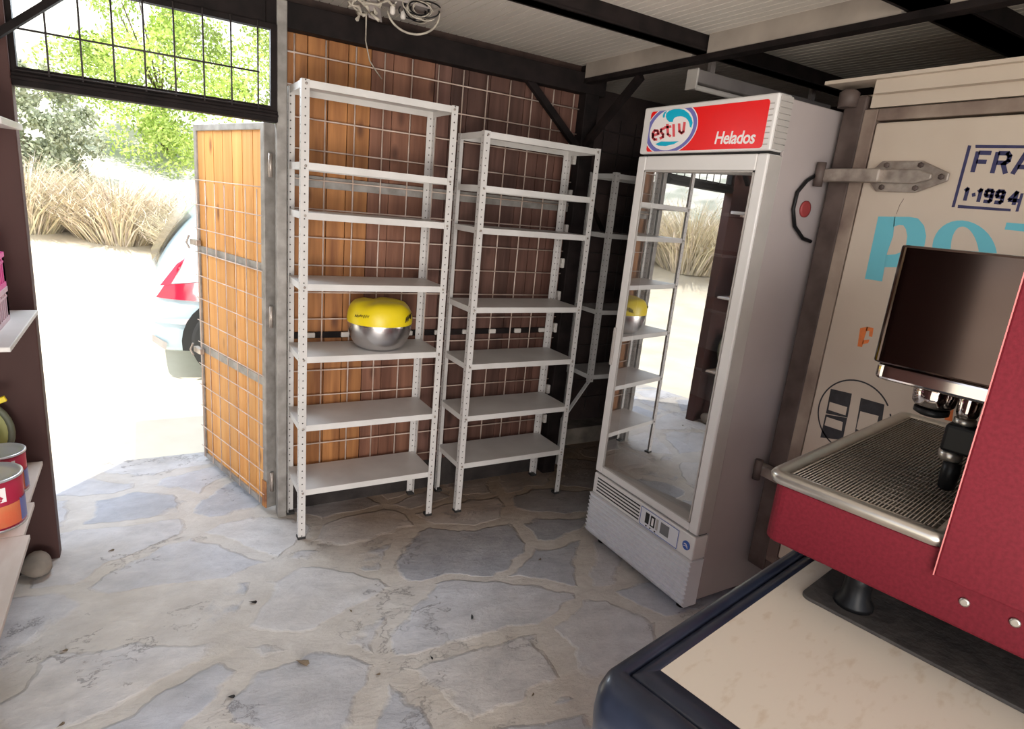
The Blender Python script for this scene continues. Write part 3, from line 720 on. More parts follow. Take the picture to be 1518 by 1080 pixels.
four = [[(.42, 0), (.42, 1), (.0, .34)], [(.0, .3), (.62, .3)]]
dot = [[(0, .48), (.1, .52)]]
glyphs([(0, Fg), (1.0, Rg), (2.0, Ag), (3.0, [[(0, 0), (0, 1)], [(0, 1), (.5, 0)], [(.5, 0), (.5, 1)]])], (1445, 254), (1500, 256.5), (1452, 227), .0125).build('stencil_letters', M['navy'], pn)
glyphs([(0, one), (.72, dot), (1.15, one), (1.72, nine), (2.62, nine), (3.75, four)], (1431, 296), (1505, 302.5), (1435, 280), .0105).build('stencil_date', M['navy'], pn)
# big turquoise letters
def ring(b, outer, inner):
    n = len(outer)
    for i in range(n-1): b.poly(place_on([outer[i], outer[i+1], inner[i+1], inner[i]]))
b = MB()
b.poly(place_on([(1305, 321), (1330, 321.5), (1327, 350), (1318, 375), (1310.6, 417), (1285, 413)]))
ring(b, [(1329, 321.5), (1350, 321.5), (1364, 324), (1373, 335), (1376, 350), (1372, 372), (1360, 388), (1340, 396), (1314, 396)],
        [(1327, 336.5), (1336, 333.5), (1342, 334), (1346, 340), (1348, 350), (1346, 364), (1338, 374), (1330, 377), (1317, 378)])
b.build('letter', M['skyblue'], pn)
b = MB(); cxo, cyo = V((1433, 372)), V((1433, 378)); out = []; inn = []
for i in range(37):
    t = 2*pi*i/36; out.append((1433+48*cos(t)+.0*sin(t)-(-sin(t))*3, 375+48*sin(t)*1.0+3.5*cos(t))); inn.append((1433.5+21*cos(t)-(-sin(t))*3, 377+41*sin(t)+1.5*cos(t)))
ring(b, out, inn); b.build('letter', M['skyblue'], pn)
b = MB(); b.poly(place_on([(1495, 330), (1590, 338), (1588, 350), (1492, 340.5)])); b.poly(place_on([(1530, 343), (1556, 345), (1540, 432), (1514, 430)])); b.build('letter', M['skyblue'], pn)
# round speed mark
c0 = VP(1267, 617); top_ = VP(1262, 558); rad = abs(top_[2]-c0[2])*.99
b = MB()
for i in range(60):
    if i in (24, 25, 41): continue
    a = 2*pi*i/60; a2 = 2*pi*(i+1)/60; r1, r2 = rad, rad-.0055
    b.poly([(fx, c0[1]+r*cos(q), c0[2]+r*sin(q)) for r, q in ((r1, a), (r1, a2), (r2, a2), (r2, a))])
b.build('speed_circle', M['blackink'], pn)
def CR(x, y): return (1080+x/3.857, 560+y/3.857)
b = MB()
def quad8(o1, i1):
    for k in range(4): b.poly(place_on([CR(*o1[k]), CR(*o1[(k+1) % 4]), CR(*i1[(k+1) % 4]), CR(*i1[k])]))
quad8([(596, 60), (717, 88), (692, 225), (568, 200)], [(590, 135), (690, 165), (680, 212), (582, 180)])
quad8([(566, 206), (690, 226), (664, 352), (536, 338)], [(572, 220), (665, 250), (658, 300), (560, 268)])
quad8([(768, 112), (903, 150), (868, 390), (726, 352)], [(765, 188), (870, 215), (843, 330), (742, 290)])
b.build('speed_number', M['blackink'], pn)
b = MB()
for q in (((1278, 486), (1290, 484), (1285, 498), (1281, 514), (1274, 513)), ((1288, 484), (1298, 486), (1296, 499), (1291, 498), (1292, 490), (1286, 490)), ((1282, 504), (1292, 503), (1290, 508), (1281, 510))): b.poly(place_on(q))
b.build('tape_scrap', M['orange'], pn)
b = MB(); b.poly(place_on([(1408, 601), (1417, 604), (1414, 624), (1403, 621)])); b.build('tape_scrap', M['orange'], pn)
b = MB(); p = VP(1335, 130); b.stroke([(0, 0), (.004, .03), (.012, .05)], .002, lambda x, y: (fx, VP(1336, 300)[1]-x, VP(1340, 318)[2]+y)); b.build('scratch', M['boxframe'], pn)
# hinges
def hinge(z, yo, full=True):
    h = MB(); h.box(-.060, -.013, -.22, .012, z-.022, z+.022); h = h.build('strap_hinge', M['steel'], tb, bevel=.005)
    b = MB(); pts = [(-.20, .05), (-.33, .05), (-.42, .012), (-.42, -.012), (-.33, -.05), (-.20, -.05), (-.17, -.02), (-.17, .02)]
    b.prism([(-.0135, y, z+q) for y, q in pts], (-.010, 0, 0)); b.build('hinge_plate', M['steel'], h, bevel=.004)
    b = MB(); b.prism([(-.0236, y, z+q) for y, q in ((-.20, .022), (-.33, .022), (-.375, .008), (-.375, -.008), (-.33, -.022), (-.20, -.022))], (-.012, 0, 0)); b.build('hinge_spine', M['steel'], h, bevel=.004)
    for (y, q) in ((-.22, .036), (-.33, .036), (-.22, -.036), (-.33, -.036), (-.40, 0)):
        b = MB(); b.lathe([(.009, 0), (.009, .006), (.004, .008)], (-.0236, y, z+q), 6, Matrix.Rotation(R(-90), 4, 'Y')); b.build('bolt', M['boxpost'], h)
    b = MB(); b.lathe([(.016, 0), (.016, .085)], (-.062, -.004, z-.042), 14); b.build('hinge_pin', M['boxpost'], h)
for z in (VP(1290, 262)[2], VP(1135, 695)[2]+.01): hinge(z, 0)

# ================================================================== COUNTER
AL = R(11)
ct = thing('counter', 'cream-topped counter with thick navy rubber rim and red body under the coffee machine', 'counter', (.56, .60, 0), AL)
# local x = e1, local y = -e2 (e2 = towards the viewer's right)
CL, CW = 1.42, 1.35
def rrect(x0, x1, y0, y1, r, n=6):
    pts = []
    for (cx, cy, a0) in ((x1-r, y1-r, 0), (x0+r, y1-r, 90), (x0+r, y0+r, 180), (x1-r, y0+r, 270)):
        for i in range(n+1): a = R(a0+90*i/n); pts.append((cx+r*cos(a), cy+r*sin(a)))
    return pts
def rim(b, prof, x0, x1, y0, y1, r0, kx=1, ky=1):
    """prof = [(inset, z)], rounded rectangle sweep"""
    rings = []
    for ins, z in prof:
        base = len(b.v); pts = rrect(x0+ins*kx, x1-ins*kx, y0+ins*ky, y1-ins*ky, max(.002, r0-ins)); b.v += [V((p[0], p[1], z)) for p in pts]; rings.append((base, len(pts)))
    for i in range(len(rings)-1):
        A, n = rings[i]; B, _ = rings[i+1]
        for k in range(n): b.face((A+k, A+(k+1) % n, B+(k+1) % n, B+k), True)
b = MB(); rim(b, [(.012, .79), (.0, .81), (-.004, .85), (.0, .885), (.012, .905), (.030, .912), (.046, .908), (.054, .898), (.056, .880)], 0, CL, -CW, 0, .045, 1.25, .55)
b.build('rubber_rim', M['navyrim'], ct)
b = MB(); rim(b, [(.059, .875), (.061, .900), (.064, .902), (.103, .902), (.104, .898)], 0, CL, -CW, 0, .064, 1.12, .52); b.build('inner_frame', M['navyrim'], ct)
b = MB(); b.box(.113, CL-.113, -CW+.053, -.053, .86, .9015); b.build('worktop', M['laminate'], ct)
b = MB(); b.box(.02, CL-.02, -CW+.02, -.02, .04, .878); b.build('body', M['redbody'], ct, bevel=.02)
b = MB(); b.box(.06, CL-.06, -CW+.06, -.06, 0, .04); b.build('plinth', M['black'], ct)
ct.location.x += 0
mt = MB(); mt.v = []; 
mm = rrect(.526, 1.29, -.86, -.095, .02)
mt.prism([(x, y, 0) for x, y in mm], (0, 0, .007)); mo = mt.build('rubber_mat', M['mat'], bevel=.002)
mo.location = (.56, .60, .9018); mo.rotation_euler = (0, 0, AL); tag(mo, 'dusty black rubber mat under the red coffee machine', 'mat')

# ================================================================== ESPRESSO MACHINE
em = thing('espresso_machine', 'red enamel espresso machine with steel drip tray standing on the counter', 'coffee machine', (.56, .60, .9089), AL)
Z = lambda z: z-.9089
a0, a1 = .487, 1.265
b = MB(); pts = rrect(a0, a1, -.80, -.012, .03); b.prism([(x, y, Z(1.008)) for x, y in pts], (0, 0, 1.128-1.008)); low = b.build('lower_housing', M['machred'], em, bevel=.006, seg=3, angle=50)
def MPt(px, py): # point on the near side plane a=.487, local coords
    e1 = V((cos(AL), sin(AL), 0)); Oo = V((.56, .60, 0)); d = ray(px, py); t = (a0-(CAM-Oo).dot(e1))/d.dot(e1); P = CAM+d*t-Oo
    return (a0, P.dot(V((-sin(AL), cos(AL), 0))), P.z-.9089)
b = MB(); b.box(a0-.012, a0-.001, -.78, -.302, Z(1.085), Z(1.625)); sp = b.build('side_panel', M['machred'], em, bevel=.003)
b = MB(); b.box(a0-.0125, a0-.010, -.3022, -.3005, Z(1.085), Z(1.625)); b.build('edge_highlight', M['edgepink'], sp)  # thin pale strip standing in for the glint on the panel edge
b = MB(); b.box(a1, a1+.012, -.78, -.302, Z(1.085), Z(1.625)); b.build('side_panel', M['machred'], em, bevel=.003)
for q in ((1430, 892), (1505, 922)):
    p = MPt(*q); b = MB(); b.lathe([(.0075, 0), (.0075, .002), (.005, .0035)], (a0-.0005, p[1], p[2]), 14, Matrix.Rotation(R(-90), 4, 'Y')); sc = b.build('screw', M['satin'], low)
    b = MB(); b.box(a0-.0047, a0-.0038, p[1]-.004, p[1]+.004, p[2]-.0008, p[2]+.0008); b.box(a0-.0047, a0-.0038, p[1]-.0008, p[1]+.0008, p[2]-.004, p[2]+.004)
b = MB(); b.box(a0+.02, a1-.02, -.78, -.34, Z(1.128), Z(1.60)); b.build('main_body', M['darkchrome'], em, bevel=.004)
# drip tray
b = MB(); rim(b, [(.004, Z(1.128)), (.0, Z(1.134)), (-.002, Z(1.142)), (.003, Z(1.150)), (.012, Z(1.1515)), (.026, Z(1.149)), (.030, Z(1.142)), (.031, Z(1.1295))], a0-.006, a1+.006, -.31, -.0, .03)
tr = b.build('drip_tray_rim', M['satin'], em)
b = MB(); b.box(a0+.02, a1-.02, -.29, -.025, Z(1.1285), Z(1.131)); b.build('tray_well', M['well'], em)
b = MB(); n = 40
for i in range(n): y = -.036-.238*i/(n-1); b.tube([(a0+.032, y, Z(1.1455)), (a1-.032, y, Z(1.1455))], .00125, 4)
for i in range(26): x = a0+.038+(a1-a0-.076)*i/25; b.tube([(x, -.026, Z(1.1425)), (x, -.285, Z(1.1425))], .0016, 4)
for x in (a0+.032, a1-.032): b.tube([(x, -.03, Z(1.144)), (x, -.28, Z(1.144))], .0022, 5)
b.tube([(a0+.032, -.034, Z(1.144)), (a1-.032, -.034, Z(1.144))], .0022, 5)
b.build('wire_grate', M['grate'], em)
# upper group housing
b = MB(); pts = rrect(.60, 1.16, -.34, -.095, .022, 8); b.prism([(x, y, Z(1.383)) for x, y in pts], (0, 0, .217)); b.build('group_housing', M['darkchrome'], em, bevel=.004, angle=50)
b = MB(); pts = rrect(.605, 1.155, -.33, -.10, .03, 8); b.prism([(x, y, Z(1.352)) for x, y in pts], (0, 0, .030)); b.build('lower_trim', M['chrome'], em, bevel=.006, seg=3, angle=50)
for x in (.72, 1.02):
    b = MB(); b.lathe([(.028, Z(1.30)), (.036, Z(1.31)), (.038, Z(1.33)), (.036, Z(1.352))], (x, -.185, 0), 28); gh = b.build('group_head', M['chrome'], em)
    b = MB(); b.lathe([(.02, Z(1.285)), (.030, Z(1.29)), (.030, Z(1.299))], (x, -.185, 0), 24); b.build('shower_ring', M['black'], gh)
# steam tap / hanging black handle near the side panel
sw = MB(); sw.lathe([(.014, Z(1.30)), (.018, Z(1.31)), (.019, Z(1.345)), (.015, Z(1.352))], (.70, -.245, 0), 18); sw = sw.build('tap_collar', M['chrome'], em)
b = MB(); b.lathe([(.010, Z(1.285)), (.018, Z(1.29)), (.018, Z(1.30))], (.70, -.245, 0), 14); b.build('collar_ring', M['satin'], sw)
b = MB(); b.box(.675, .725, -.275, -.222, Z(1.235), Z(1.288)); b.build('handle_block', M['black'], sw, bevel=.006)
b = MB(); b.lathe([(.016, Z(1.215)), (.020, Z(1.22)), (.020, Z(1.2345))], (.70, -.238, 0), 14); b.build('handle_ring', M['satin'], sw)
b = MB(); b.lathe([(.010, Z(1.158)), (.014, Z(1.162)), (.016, Z(1.19)), (.015, Z(1.2148))], (.70, -.245, 0), 12); b.build('handle_grip', M['black'], sw)
for (x, y) in ((.585, -.175), (1.17, -.175), (.585, -.70), (1.17, -.70)):
    b = MB(); b.lathe([(.036, 0), (.036, .008), (.026, .022), (.024, .05), (.026, Z(1.008))], (x, y, 0), 24); b.build('foot', M['black'], em)

# ================================================================== LEFT SHELVES AND CONTENT
def plank_shelf(z, x0, x1, y0, y1, m, label, th=.02, brackets=(), lip=False):
    t = thing('wall_shelf', label, 'shelf', (x0, y0, z))
    b = MB(); b.box(0, x1-x0, 0, y1-y0, -th, 0); b.build('board', m, t, bevel=.003)
    for yb in brackets:
        b = MB(); b.bar((-.0, yb, -th-.008), (x1-x0-.06, yb, -th-.008), .02, .012); b.bar((.006, yb, -th-.002), (.006, yb, -th-.22), .02, .010); b.bar((.008, yb, -th-.21), (x1-x0-.10, yb, -th-.012), .012, .008)
        b.build('bracket', M['fixend'], t)
    return t
plank_shelf(1.715, -.875, -.35, 2.45, 2.84, M['shelf'], 'white shelf high on the left, near the top of the doorway', .022, (.06, .33))
plank_shelf(1.06, -.875, -.358, 2.25, 2.83, M['shelf'], 'white shelf on the left carrying the pink crates', .016, (.10, .5))
lows = [(2.47, 2.835, -.392, 'pale board of the low left shelf, nearest the doorway'), (2.235, 2.468, -.376, 'pale board of the low left shelf, under the big paint tin'), (1.70, 2.232, -.36, 'pale board of the low left shelf, closest to the viewer')]
rk = thing('shelf_rack', 'dark low rack frame carrying the pale boards on the left', 'rack', (-.86, 1.70, 0))
b = MB()
for x in (.02, .34): b.box(x, x+.03, 0, 1.13, .405, .435)
split_build(b, 'rail', M['beam'], rk)
for x in (.02, .34):
    for y in (.03, .60, 1.07):
        b = MB(); b.box(x, x+.03, y, y+.03, 0, .4049); b.build('leg', M['beam'], rk)
for y0, y1, xr, lab in lows:
    b = MB(); b.box(-.86, xr, y0, y1, .4355, .452); o = b.build('shelf_board', M['board'], bevel=.002); tag(o, lab, 'board', 'low shelf boards')
def crate(loc, m, h, label):
    t = thing('crate', label, 'crate', loc); W, D = .38, .30; wl = []
    b = MB(); b.box(.01, W-.01, .01, D-.01, 0, .006)
    for (x0, y0, x1, y1) in ((0, 0, W, 0), (W, 0, W, D), (W, D, 0, D), (0, D, 0, 0)):
        b.bar((x0, y0, h-.008), (x1, y1, h-.008), .014, .016); b.bar((x0, y0, .008), (x1, y1, .008), .010, .016); b.bar((x0, y0, h*.72), (x1, y1, h*.72), .008, .008)
        L = math.hypot(x1-x0, y1-y0); n = int(L/.03)
        for i in range(n+1):
            u = i/n; p = (x0+(x1-x0)*u, y0+(y1-y0)*u); b.bar((p[0], p[1], .01), (p[0], p[1], h-.01), .009, .009)
    b.build('basket', m, t); return t
crate((-.80, 2.36, 1.0605), M['palepink'], .115, 'pale translucent pink crate at the bottom of the stack on the left shelf')
crate((-.80, 2.36, 1.1765), M['pink'], .115, 'bright pink plastic crate on top of the pale crate at left')
def can(loc, r, h, label):
    t = thing('paint_can', label, 'paint tin', loc)
    b = MB(); b.lathe([(r, .006), (r, h-.006)], n=40); body = b.build('body', M['tinred'], t)
    b = MB(); b.lathe([(r+.003, 0), (r+.003, .006)], n=40); b.build('bottom_rim', M['tin'], t)
    b = MB(); b.lathe([(r+.003, h-.006), (r+.003, h), (r-.006, h+.001), (r-.010, h-.004), (r-.03, h-.0035), (.002, h-.0035)], n=40); b.build('lid', M['tin'], t)
    b = MB(); n = 24; a0_, a1_ = R(-125), R(35)
    for i in range(n):
        a = a0_+(a1_-a0_)*i/n; c = a0_+(a1_-a0_)*(i+1)/n; rr = r+.0008
        b.poly([(rr*cos(a), rr*sin(a), .012), (rr*cos(c), rr*sin(c), .012), (rr*cos(c), rr*sin(c), h*.50), (rr*cos(a), rr*sin(a), h*.50)])
    b.build('orange_band', M['tinorange'], body)
    def cyl(u, v, rr): a = R(-75)+u/r; return (rr*cos(a), rr*sin(a), v)
    b = MB(); f2 = lambda x, y: cyl(x, y, r+.0016)
    b.poly([f2(-.034, h*.58), f2(.0, h*.58), f2(.034, h*.58), f2(.034, h*.86), f2(.0, h*.86), f2(-.034, h*.86)]); b.build('label_badge', M['signwhite'], body)
    b = MB(); f3 = lambda x, y: cyl(x, y, r+.0024)
    b.stroke([(-.022, h*.66), (.0, h*.80), (.022, h*.66)], .007, f3); b.stroke([(-.02, h*.62), (.02, h*.62)], .006, f3); b.build('label_mark', M['tinred'], body)
    b = MB(); a = R(-20)
    for i in range(6):
        a = R(-25)+i*.12; c = a+.12; rr = r+.0014; b.poly([(rr*cos(a), rr*sin(a), .014), (rr*cos(c), rr*sin(c), .014), (rr*cos(c), rr*sin(c), h*.5), (rr*cos(a), rr*sin(a), h*.55)])
    b.build('blue_patch', M['tinblue'], body)
    return t
can((-.470, 2.352, .4525), .088, .172, 'large crimson paint tin with a silver lid on the low left shelf')
can((-.478, 2.60, .4525), .072, .150, 'smaller red tin standing behind the large paint tin')
t = thing('white_bottle', 'white plastic bottle between the paint tins on the low left shelf', 'bottle', (-.585, 2.50, .4525))
b = MB(); b.lathe([(.05, 0), (.052, .01), (.052, .19), (.045, .215), (.02, .235), (.018, .245)], n=24); b.build('body', M['plastic'], t)
b = MB(); b.lathe([(.021, .2455), (.021, .275), (.018, .28)], n=18); b.build('cap', M['plastic'], t)
t = thing('green_basin', 'olive green round basin leaning against the brown wall behind the tins', 'basin', (-.60, 2.825, .4525))
b = MB(); Mx = Matrix.Rotation(R(80), 4, 'X')
b.lathe([(.06, 0), (.12, .02), (.125, .03)], (0, -.01, .15), 32, Mx); bb = b.build('bowl', M['olive'], t)
b = MB(); b.tube([V((.131*cos(2*pi*i/32), -.035+.02*sin(2*pi*i/32), .1485+.131*sin(2*pi*i/32))) for i in range(32)], .012, 8, closed=True); b.build('rim', M['oliverim'], t)
t = thing('spray_bottle', 'spray bottle with a yellow trigger on the low left shelf', 'spray bottle', (-.535, 2.70, .4525))
b = MB(); b.lathe([(.035, 0), (.036, .12), (.032, .18), (.014, .23), (.013, .27)], n=20); b.build('body', M['plastic'], t)
b = MB(); b.box(-.02, .055, -.012, .012, .285, .31); b.box(.035, .045, -.008, .008, .245, .285); b.bar((.05, 0, .30), (.075, 0, .31), .015, .02); b.lathe([(.017, .27), (.017, .286)], n=14); b.build('trigger', M['yellow'], t, bevel=.002)
def rock(loc, r, label, seed):
    rr = random.Random(seed); bm = bmesh.new(); bmesh.ops.create_icosphere(bm, subdivisions=3, radius=r)
    from mathutils import noise
    for v in bm.verts:
        k = 1+.35*noise.noise(v.co*14+V((seed, 0, 0))); v.co *= k; v.co.z *= .7
    lo = min(v.co.z for v in bm.verts)
    for v in bm.verts: v.co.z -= lo
    me = bpy.data.meshes.new('stone'); bm.to_mesh(me); bm.free(); me.materials.append(M['stone'])
    for p in me.polygons: p.use_smooth = True
    o = bpy.data.objects.new('stone', me); COL.objects.link(o); o.location = loc; tag(o, label, 'stone')
rock((-.44, 2.76, 0), .058, 'rough grey stone on the floor under the low left shelf', 2)

# ================================================================== CEILING ITEMS
t = thing('batten_light', 'grey fluorescent batten fixture hanging from the ceiling above the fridge', 'light fixture', (2.17, 2.235, 2.215))
b = MB(); b.box(.012, 1.0, -.03, .03, 0, .055); b.build('housing', M['fixture'], t, bevel=.004)
b = MB(); b.box(0, .0115, -.033, .033, -.03, .058); b.build('end_cap', M['fixend'], t, bevel=.003)
b = MB(); b.box(.1, .13, -.01, .01, .0555, .144); b.box(.85, .88, -.01, .01, .0555, .144); split_build(b, 'hanger', M['fixture'], t)
b = MB(); b.tube([(.012, 0, -.015), (1.0, 0, -.015)], .012, 10); b.build('tube', M['fixend'], t)
# cable bundle with bracket
t = thing('cable_bundle', 'tangled dusty white cables and bracket hanging from the ceiling above the left shelving', 'cables', (.90, 2.62, 2.36))
b = MB(); b.prism([(-.10, -.03, -.001), (.14, -.03, -.001), (.16, .06, -.001), (-.06, .10, -.001)], (0, 0, -.025)); b.prism([(-.12, .0, -.026), (-.10, .02, -.026), (-.075, .06, -.09), (-.09, .05, -.09)], (.05, .02, 0)); b.build('bracket', M['fixture'], t)
def loopc(c, rx, rz, a0_, a1_, tilt, n=24, w=0):
    pts = []
    for i in range(n+1):
        a = a0_+(a1_-a0_)*i/n; x = rx*cos(a); z = rz*sin(a); pts.append((c[0]+x*cos(tilt), c[1]+x*sin(tilt)+w*i/n, c[2]+z))
    return pts
rr = random.Random(4)
for i in range(14):
    b = MB(); b.tube(loopc((.10+rr.uniform(-.02, .02), rr.uniform(-.05, .05), -.033+rr.uniform(-.008, .005)), .045+rr.uniform(0, .022), .028+rr.uniform(-.006, .006), rr.uniform(0, 2), rr.uniform(5, 8), rr.uniform(-.6, .4), w=.02), .003, 5); b.build('cable', M['cable' if i % 3 else 'black'], t)
b = MB(); b.tube(loopc((.085, .02, -.035), .105, .085, R(190), R(370), -.3), .0045, 6); b.build('cable_loop', M['cable'], t)
for i in range(9):
    b = MB(); p = V((-.14, .04, -.03)); pts = [p.copy()]
    for k in range(7):
        p = p+V((rr.uniform(-.025, .03), rr.uniform(-.02, .02), rr.uniform(-.026, .014))); p.z = min(p.z, -.012); pts.append(p.copy())
    b.tube(pts, [.004+.004*(k % 2) for k in range(8)], 5); b.build('frayed_strip', M['cable'], t)
for q in ((-.01, .0, -.055), (.045, .03, -.055)):
    b = MB(); b.lathe([(.006, -.018), (.011, -.012), (.011, .01), (.005, .014)], q, 12); b.tube([V(q)+V((0, 0, .014)), V(q)+V((.03, -.02, .055))], .003, 5); b.build('bulb_holder', M['fixend'], t)
b = MB(); pz = [on(542, 60, 1, 2.85), on(545, 75, 1, 2.86), on(548, 90, 1, 2.87), on(556, 103, 1, 2.885), on(566, 117, 1, 2.9)]
b.tube([(-.10, .05, -.08)]+[p-V((.90, 2.62, 2.36)) for p in pz], .003, 5); b.build('dangling_cable', M['cable'], t)

# ================================================================== CAR
car = thing('car', 'pale blue hatchback parked outside, its rear corner showing past the door', 'car', (-.02, 5.35, 0))
# local x forward from the rear bumper, y across (0 near side .. 1.7), z up
Lc = 3.95; Wc = 1.70
st = [ # x, inset(half-width reduction), z_bottom, z_belt, z_roof, roof inset
 (0.00, .22, .36, .60, .62, .26), (.02, .12, .26, .64, .68, .20), (.10, .05, .20, .84, .92, .16), (.22, .02, .19, .92, 1.12, .16), (.40, .0, .19, .95, 1.34, .17), (.62, .0, .19, .95, 1.44, .18),
 (1.0, .0, .19, .93, 1.49, .19), (1.7, .0, .19, .91, 1.50, .19), (2.2, .0, .19, .89, 1.45, .19), (2.6, .0, .19, .88, 1.22, .17), (2.95, .01, .19, .86, .98, .14), (3.4, .04, .20, .80, .86, .14), (3.75, .10, .22, .68, .74, .18), (3.93, .24, .28, .55, .60, .28), (3.95, .30, .34, .50, .52, .32)]
def section(s):
    x, ins, zb, zt, zr, ri = s; h = zt-zb
    pr = [(ins+.10, zb), (ins+.03, zb+.04), (ins+.005, zb+h*.35), (ins, zb+h*.6), (ins+.015, zb+h*.85), (ins+.03, zt), (ins*.5+ri*.55+.02, zt+(zr-zt)*.5), (ri+.03+ins*.5, zt+(zr-zt)*.86), (ri+.12+ins*.5, zr-.01), (Wc*.35, zr+.012*(zr > 1.2)), (Wc*.5, zr+.02*(zr > 1.2))]
    L_ = [(x, y, z) for y, z in pr]; return L_+[(x, Wc-y, z) for y, z in pr[-2::-1]]
b = MB(); secs = [section(s) for s in st]; n = len(secs[0])
for s in secs: b.v += [V(p) for p in s]
for i in range(len(secs)-1):
    for k in range(n-1): b.face((i*n+k, i*n+k+1, (i+1)*n+k+1, (i+1)*n+k), True)
    b.face((i*n+n-1, i*n, (i+1)*n, (i+1)*n+n-1), True)
b.face(range(n)); b.face([len(secs)*n-n+k for k in range(n)][::-1])
b.build('body', M['carpaint'], car, sub=2)
def wheel(x, y, s):
    Mx = Matrix.Rotation(R(90)*s, 4, 'X')
    b = MB(); b.lathe([(.20, 0), (.275, .0), (.30, .02), (.305, .10), (.305, .18), (.28, .19)], (x, y, .305), 36, Mx); w = b.build('tyre', M['tyre'], car)
    b = MB(); b.lathe([(.195, .185), (.20, .195), (.185, .196), (.17, .17), (.05, .175), (.045, .19), (.005, .19)], (x, y, .305), 36, Mx); b.build('rim', M['alloy'], w)
for x in (.60, 3.12):
    wheel(x, .17, 1); wheel(x, Wc-.17, -1)
    for y, d in ((.0, 1), (Wc, -1)):
        b = MB(); pts = [(x+.37*cos(R(a)), y-.008*d, .305+.37*sin(R(a))) for a in range(-15, 196, 12)]
        b.prism(pts, (0, .012*d, 0)); b.build('wheel_arch', M['dark'], car)
# tail lights, bumper strip, windows hug the loft
def skin(x, z, out=.006):
    # near side surface y at (x,z)
    for i in range(len(st)-1):
        if st[i][0] <= x <= st[i+1][0]: break
    u = (x-st[i][0])/(st[i+1][0]-st[i][0]); s = tuple(a+(c-a)*u for a, c in zip(st[i], st[i+1])); pr = section(s)[:11]
    for k in range(10):
        if pr[k][2] <= z <= pr[k+1][2]:
            v = (z-pr[k][2])/max(1e-6, pr[k+1][2]-pr[k][2]); return pr[k][1]+(pr[k+1][1]-pr[k][1])*v-out
    return pr[-4][1]-out
def patch(name, pts, m, out=.008, mirror=True):
    """pts ordered (x,z) quad corners, subdivided so that the patch follows the body"""
    for side in ((0, 1) if mirror else (0,)):
        b = MB(); n = 6; g_ = []
        for j in range(n+1):
            for i in range(n+1):
                u = i/n; v = j/n
                x = (1-u)*(1-v)*pts[0][0]+u*(1-v)*pts[1][0]+u*v*pts[2][0]+(1-u)*v*pts[3][0]; z = (1-u)*(1-v)*pts[0][1]+u*(1-v)*pts[1][1]+u*v*pts[2][1]+(1-u)*v*pts[3][1]
                y = skin(x, z, out); b.v.append(V((x, y if not side else Wc-y, z)))
        for j in range(n):
            for i in range(n): k = j*(n+1)+i; b.face((k, k+1, k+n+2, k+n+1), True)
        b.build(name, m, car)
patch('tail_light', [(.07, .66), (.38, .64), (.44, .80), (.13, .76)], M['carred'], .012)
patch('tail_light', [(.13, .765), (.44, .805), (.52, 1.0), (.24, .93)], M['carclear'], .012)
patch('tail_light', [(.10, .755), (.17, .765), (.28, .97), (.22, .925)], M['carred'], .016)
patch('bumper_strip', [(.03, .47), (.26, .455), (.30, .50), (.03, .495)], M['carclear'], .012)
patch('bumper_insert', [(.03, .30), (.12, .24), (.13, .30), (.03, .36)], M['ridge'], .014)
patch('side_window', [(.50, 1.0), (1.10, .98), (1.10, 1.38), (.66, 1.36)], M['carglass'], .004)
patch('side_window', [(1.16, .98), (2.35, .96), (2.05, 1.38), (1.16, 1.39)], M['carglass'], .004)
b = MB(); b.poly([(.06, .42, .90), (.06, Wc-.42, .90), (.32, Wc-.34, 1.36), (.32, .34, 1.36)]); b.build('rear_window', M['carglass'], car)

# ================================================================== PLANTS
def dry_bush(x, y, r, h, label, seed, n=2600, col=(1, 1, 1)):
    rr = random.Random(seed); b = MB(); z0 = gz(x, y)-.15
    for i in range(n):
        a = rr.uniform(0, 2*pi); q = r*.62*math.sqrt(rr.random()); p = V((q*cos(a), q*sin(a), 0)); lean = (q/r)*.9+rr.uniform(0, .35); L_ = h*(1-.42*(q/r)**1.5)*rr.uniform(.55, 1.08)
        d = V((cos(a+rr.uniform(-.5, .5))*lean, sin(a+rr.uniform(-.5, .5))*lean, 1)).normalized(); m1 = p+d*L_*.55; m2 = m1+(d+V((cos(a)*.35, sin(a)*.35, -.25))).normalized()*L_*.5
        w = V((-sin(a+rr.uniform(-2, 2)), cos(a), 0)).normalized()*rr.uniform(.006, .014); t_ = rr.uniform(.6, 1.15); b.cur = (col[0]*t_, col[1]*t_*rr.uniform(.92, 1.02), col[2]*t_*rr.uniform(.8, 1), 1)
        k = len(b.v); b.v += [p-w, p+w, m1+w*.8, m1-w*.8, m2]
        b.face((k, k+1, k+2, k+3)); b.face((k+3, k+2, k+4))
        for s in range(2):
            e = m1.lerp(m2, rr.random()); f_ = e+V((rr.uniform(-1, 1), rr.uniform(-1, 1), rr.uniform(0, 1)))*.12*h; k = len(b.v); b.v += [e-w*.6, e+w*.6, f_]; b.face((k, k+1, k+2))
    o = b.build('dry_bush', M['drygrass'], tint=True, fixn=False); o.location = (x, y, z0); return tag(o, label, 'bush', 'dry bushes on the sunny bank')
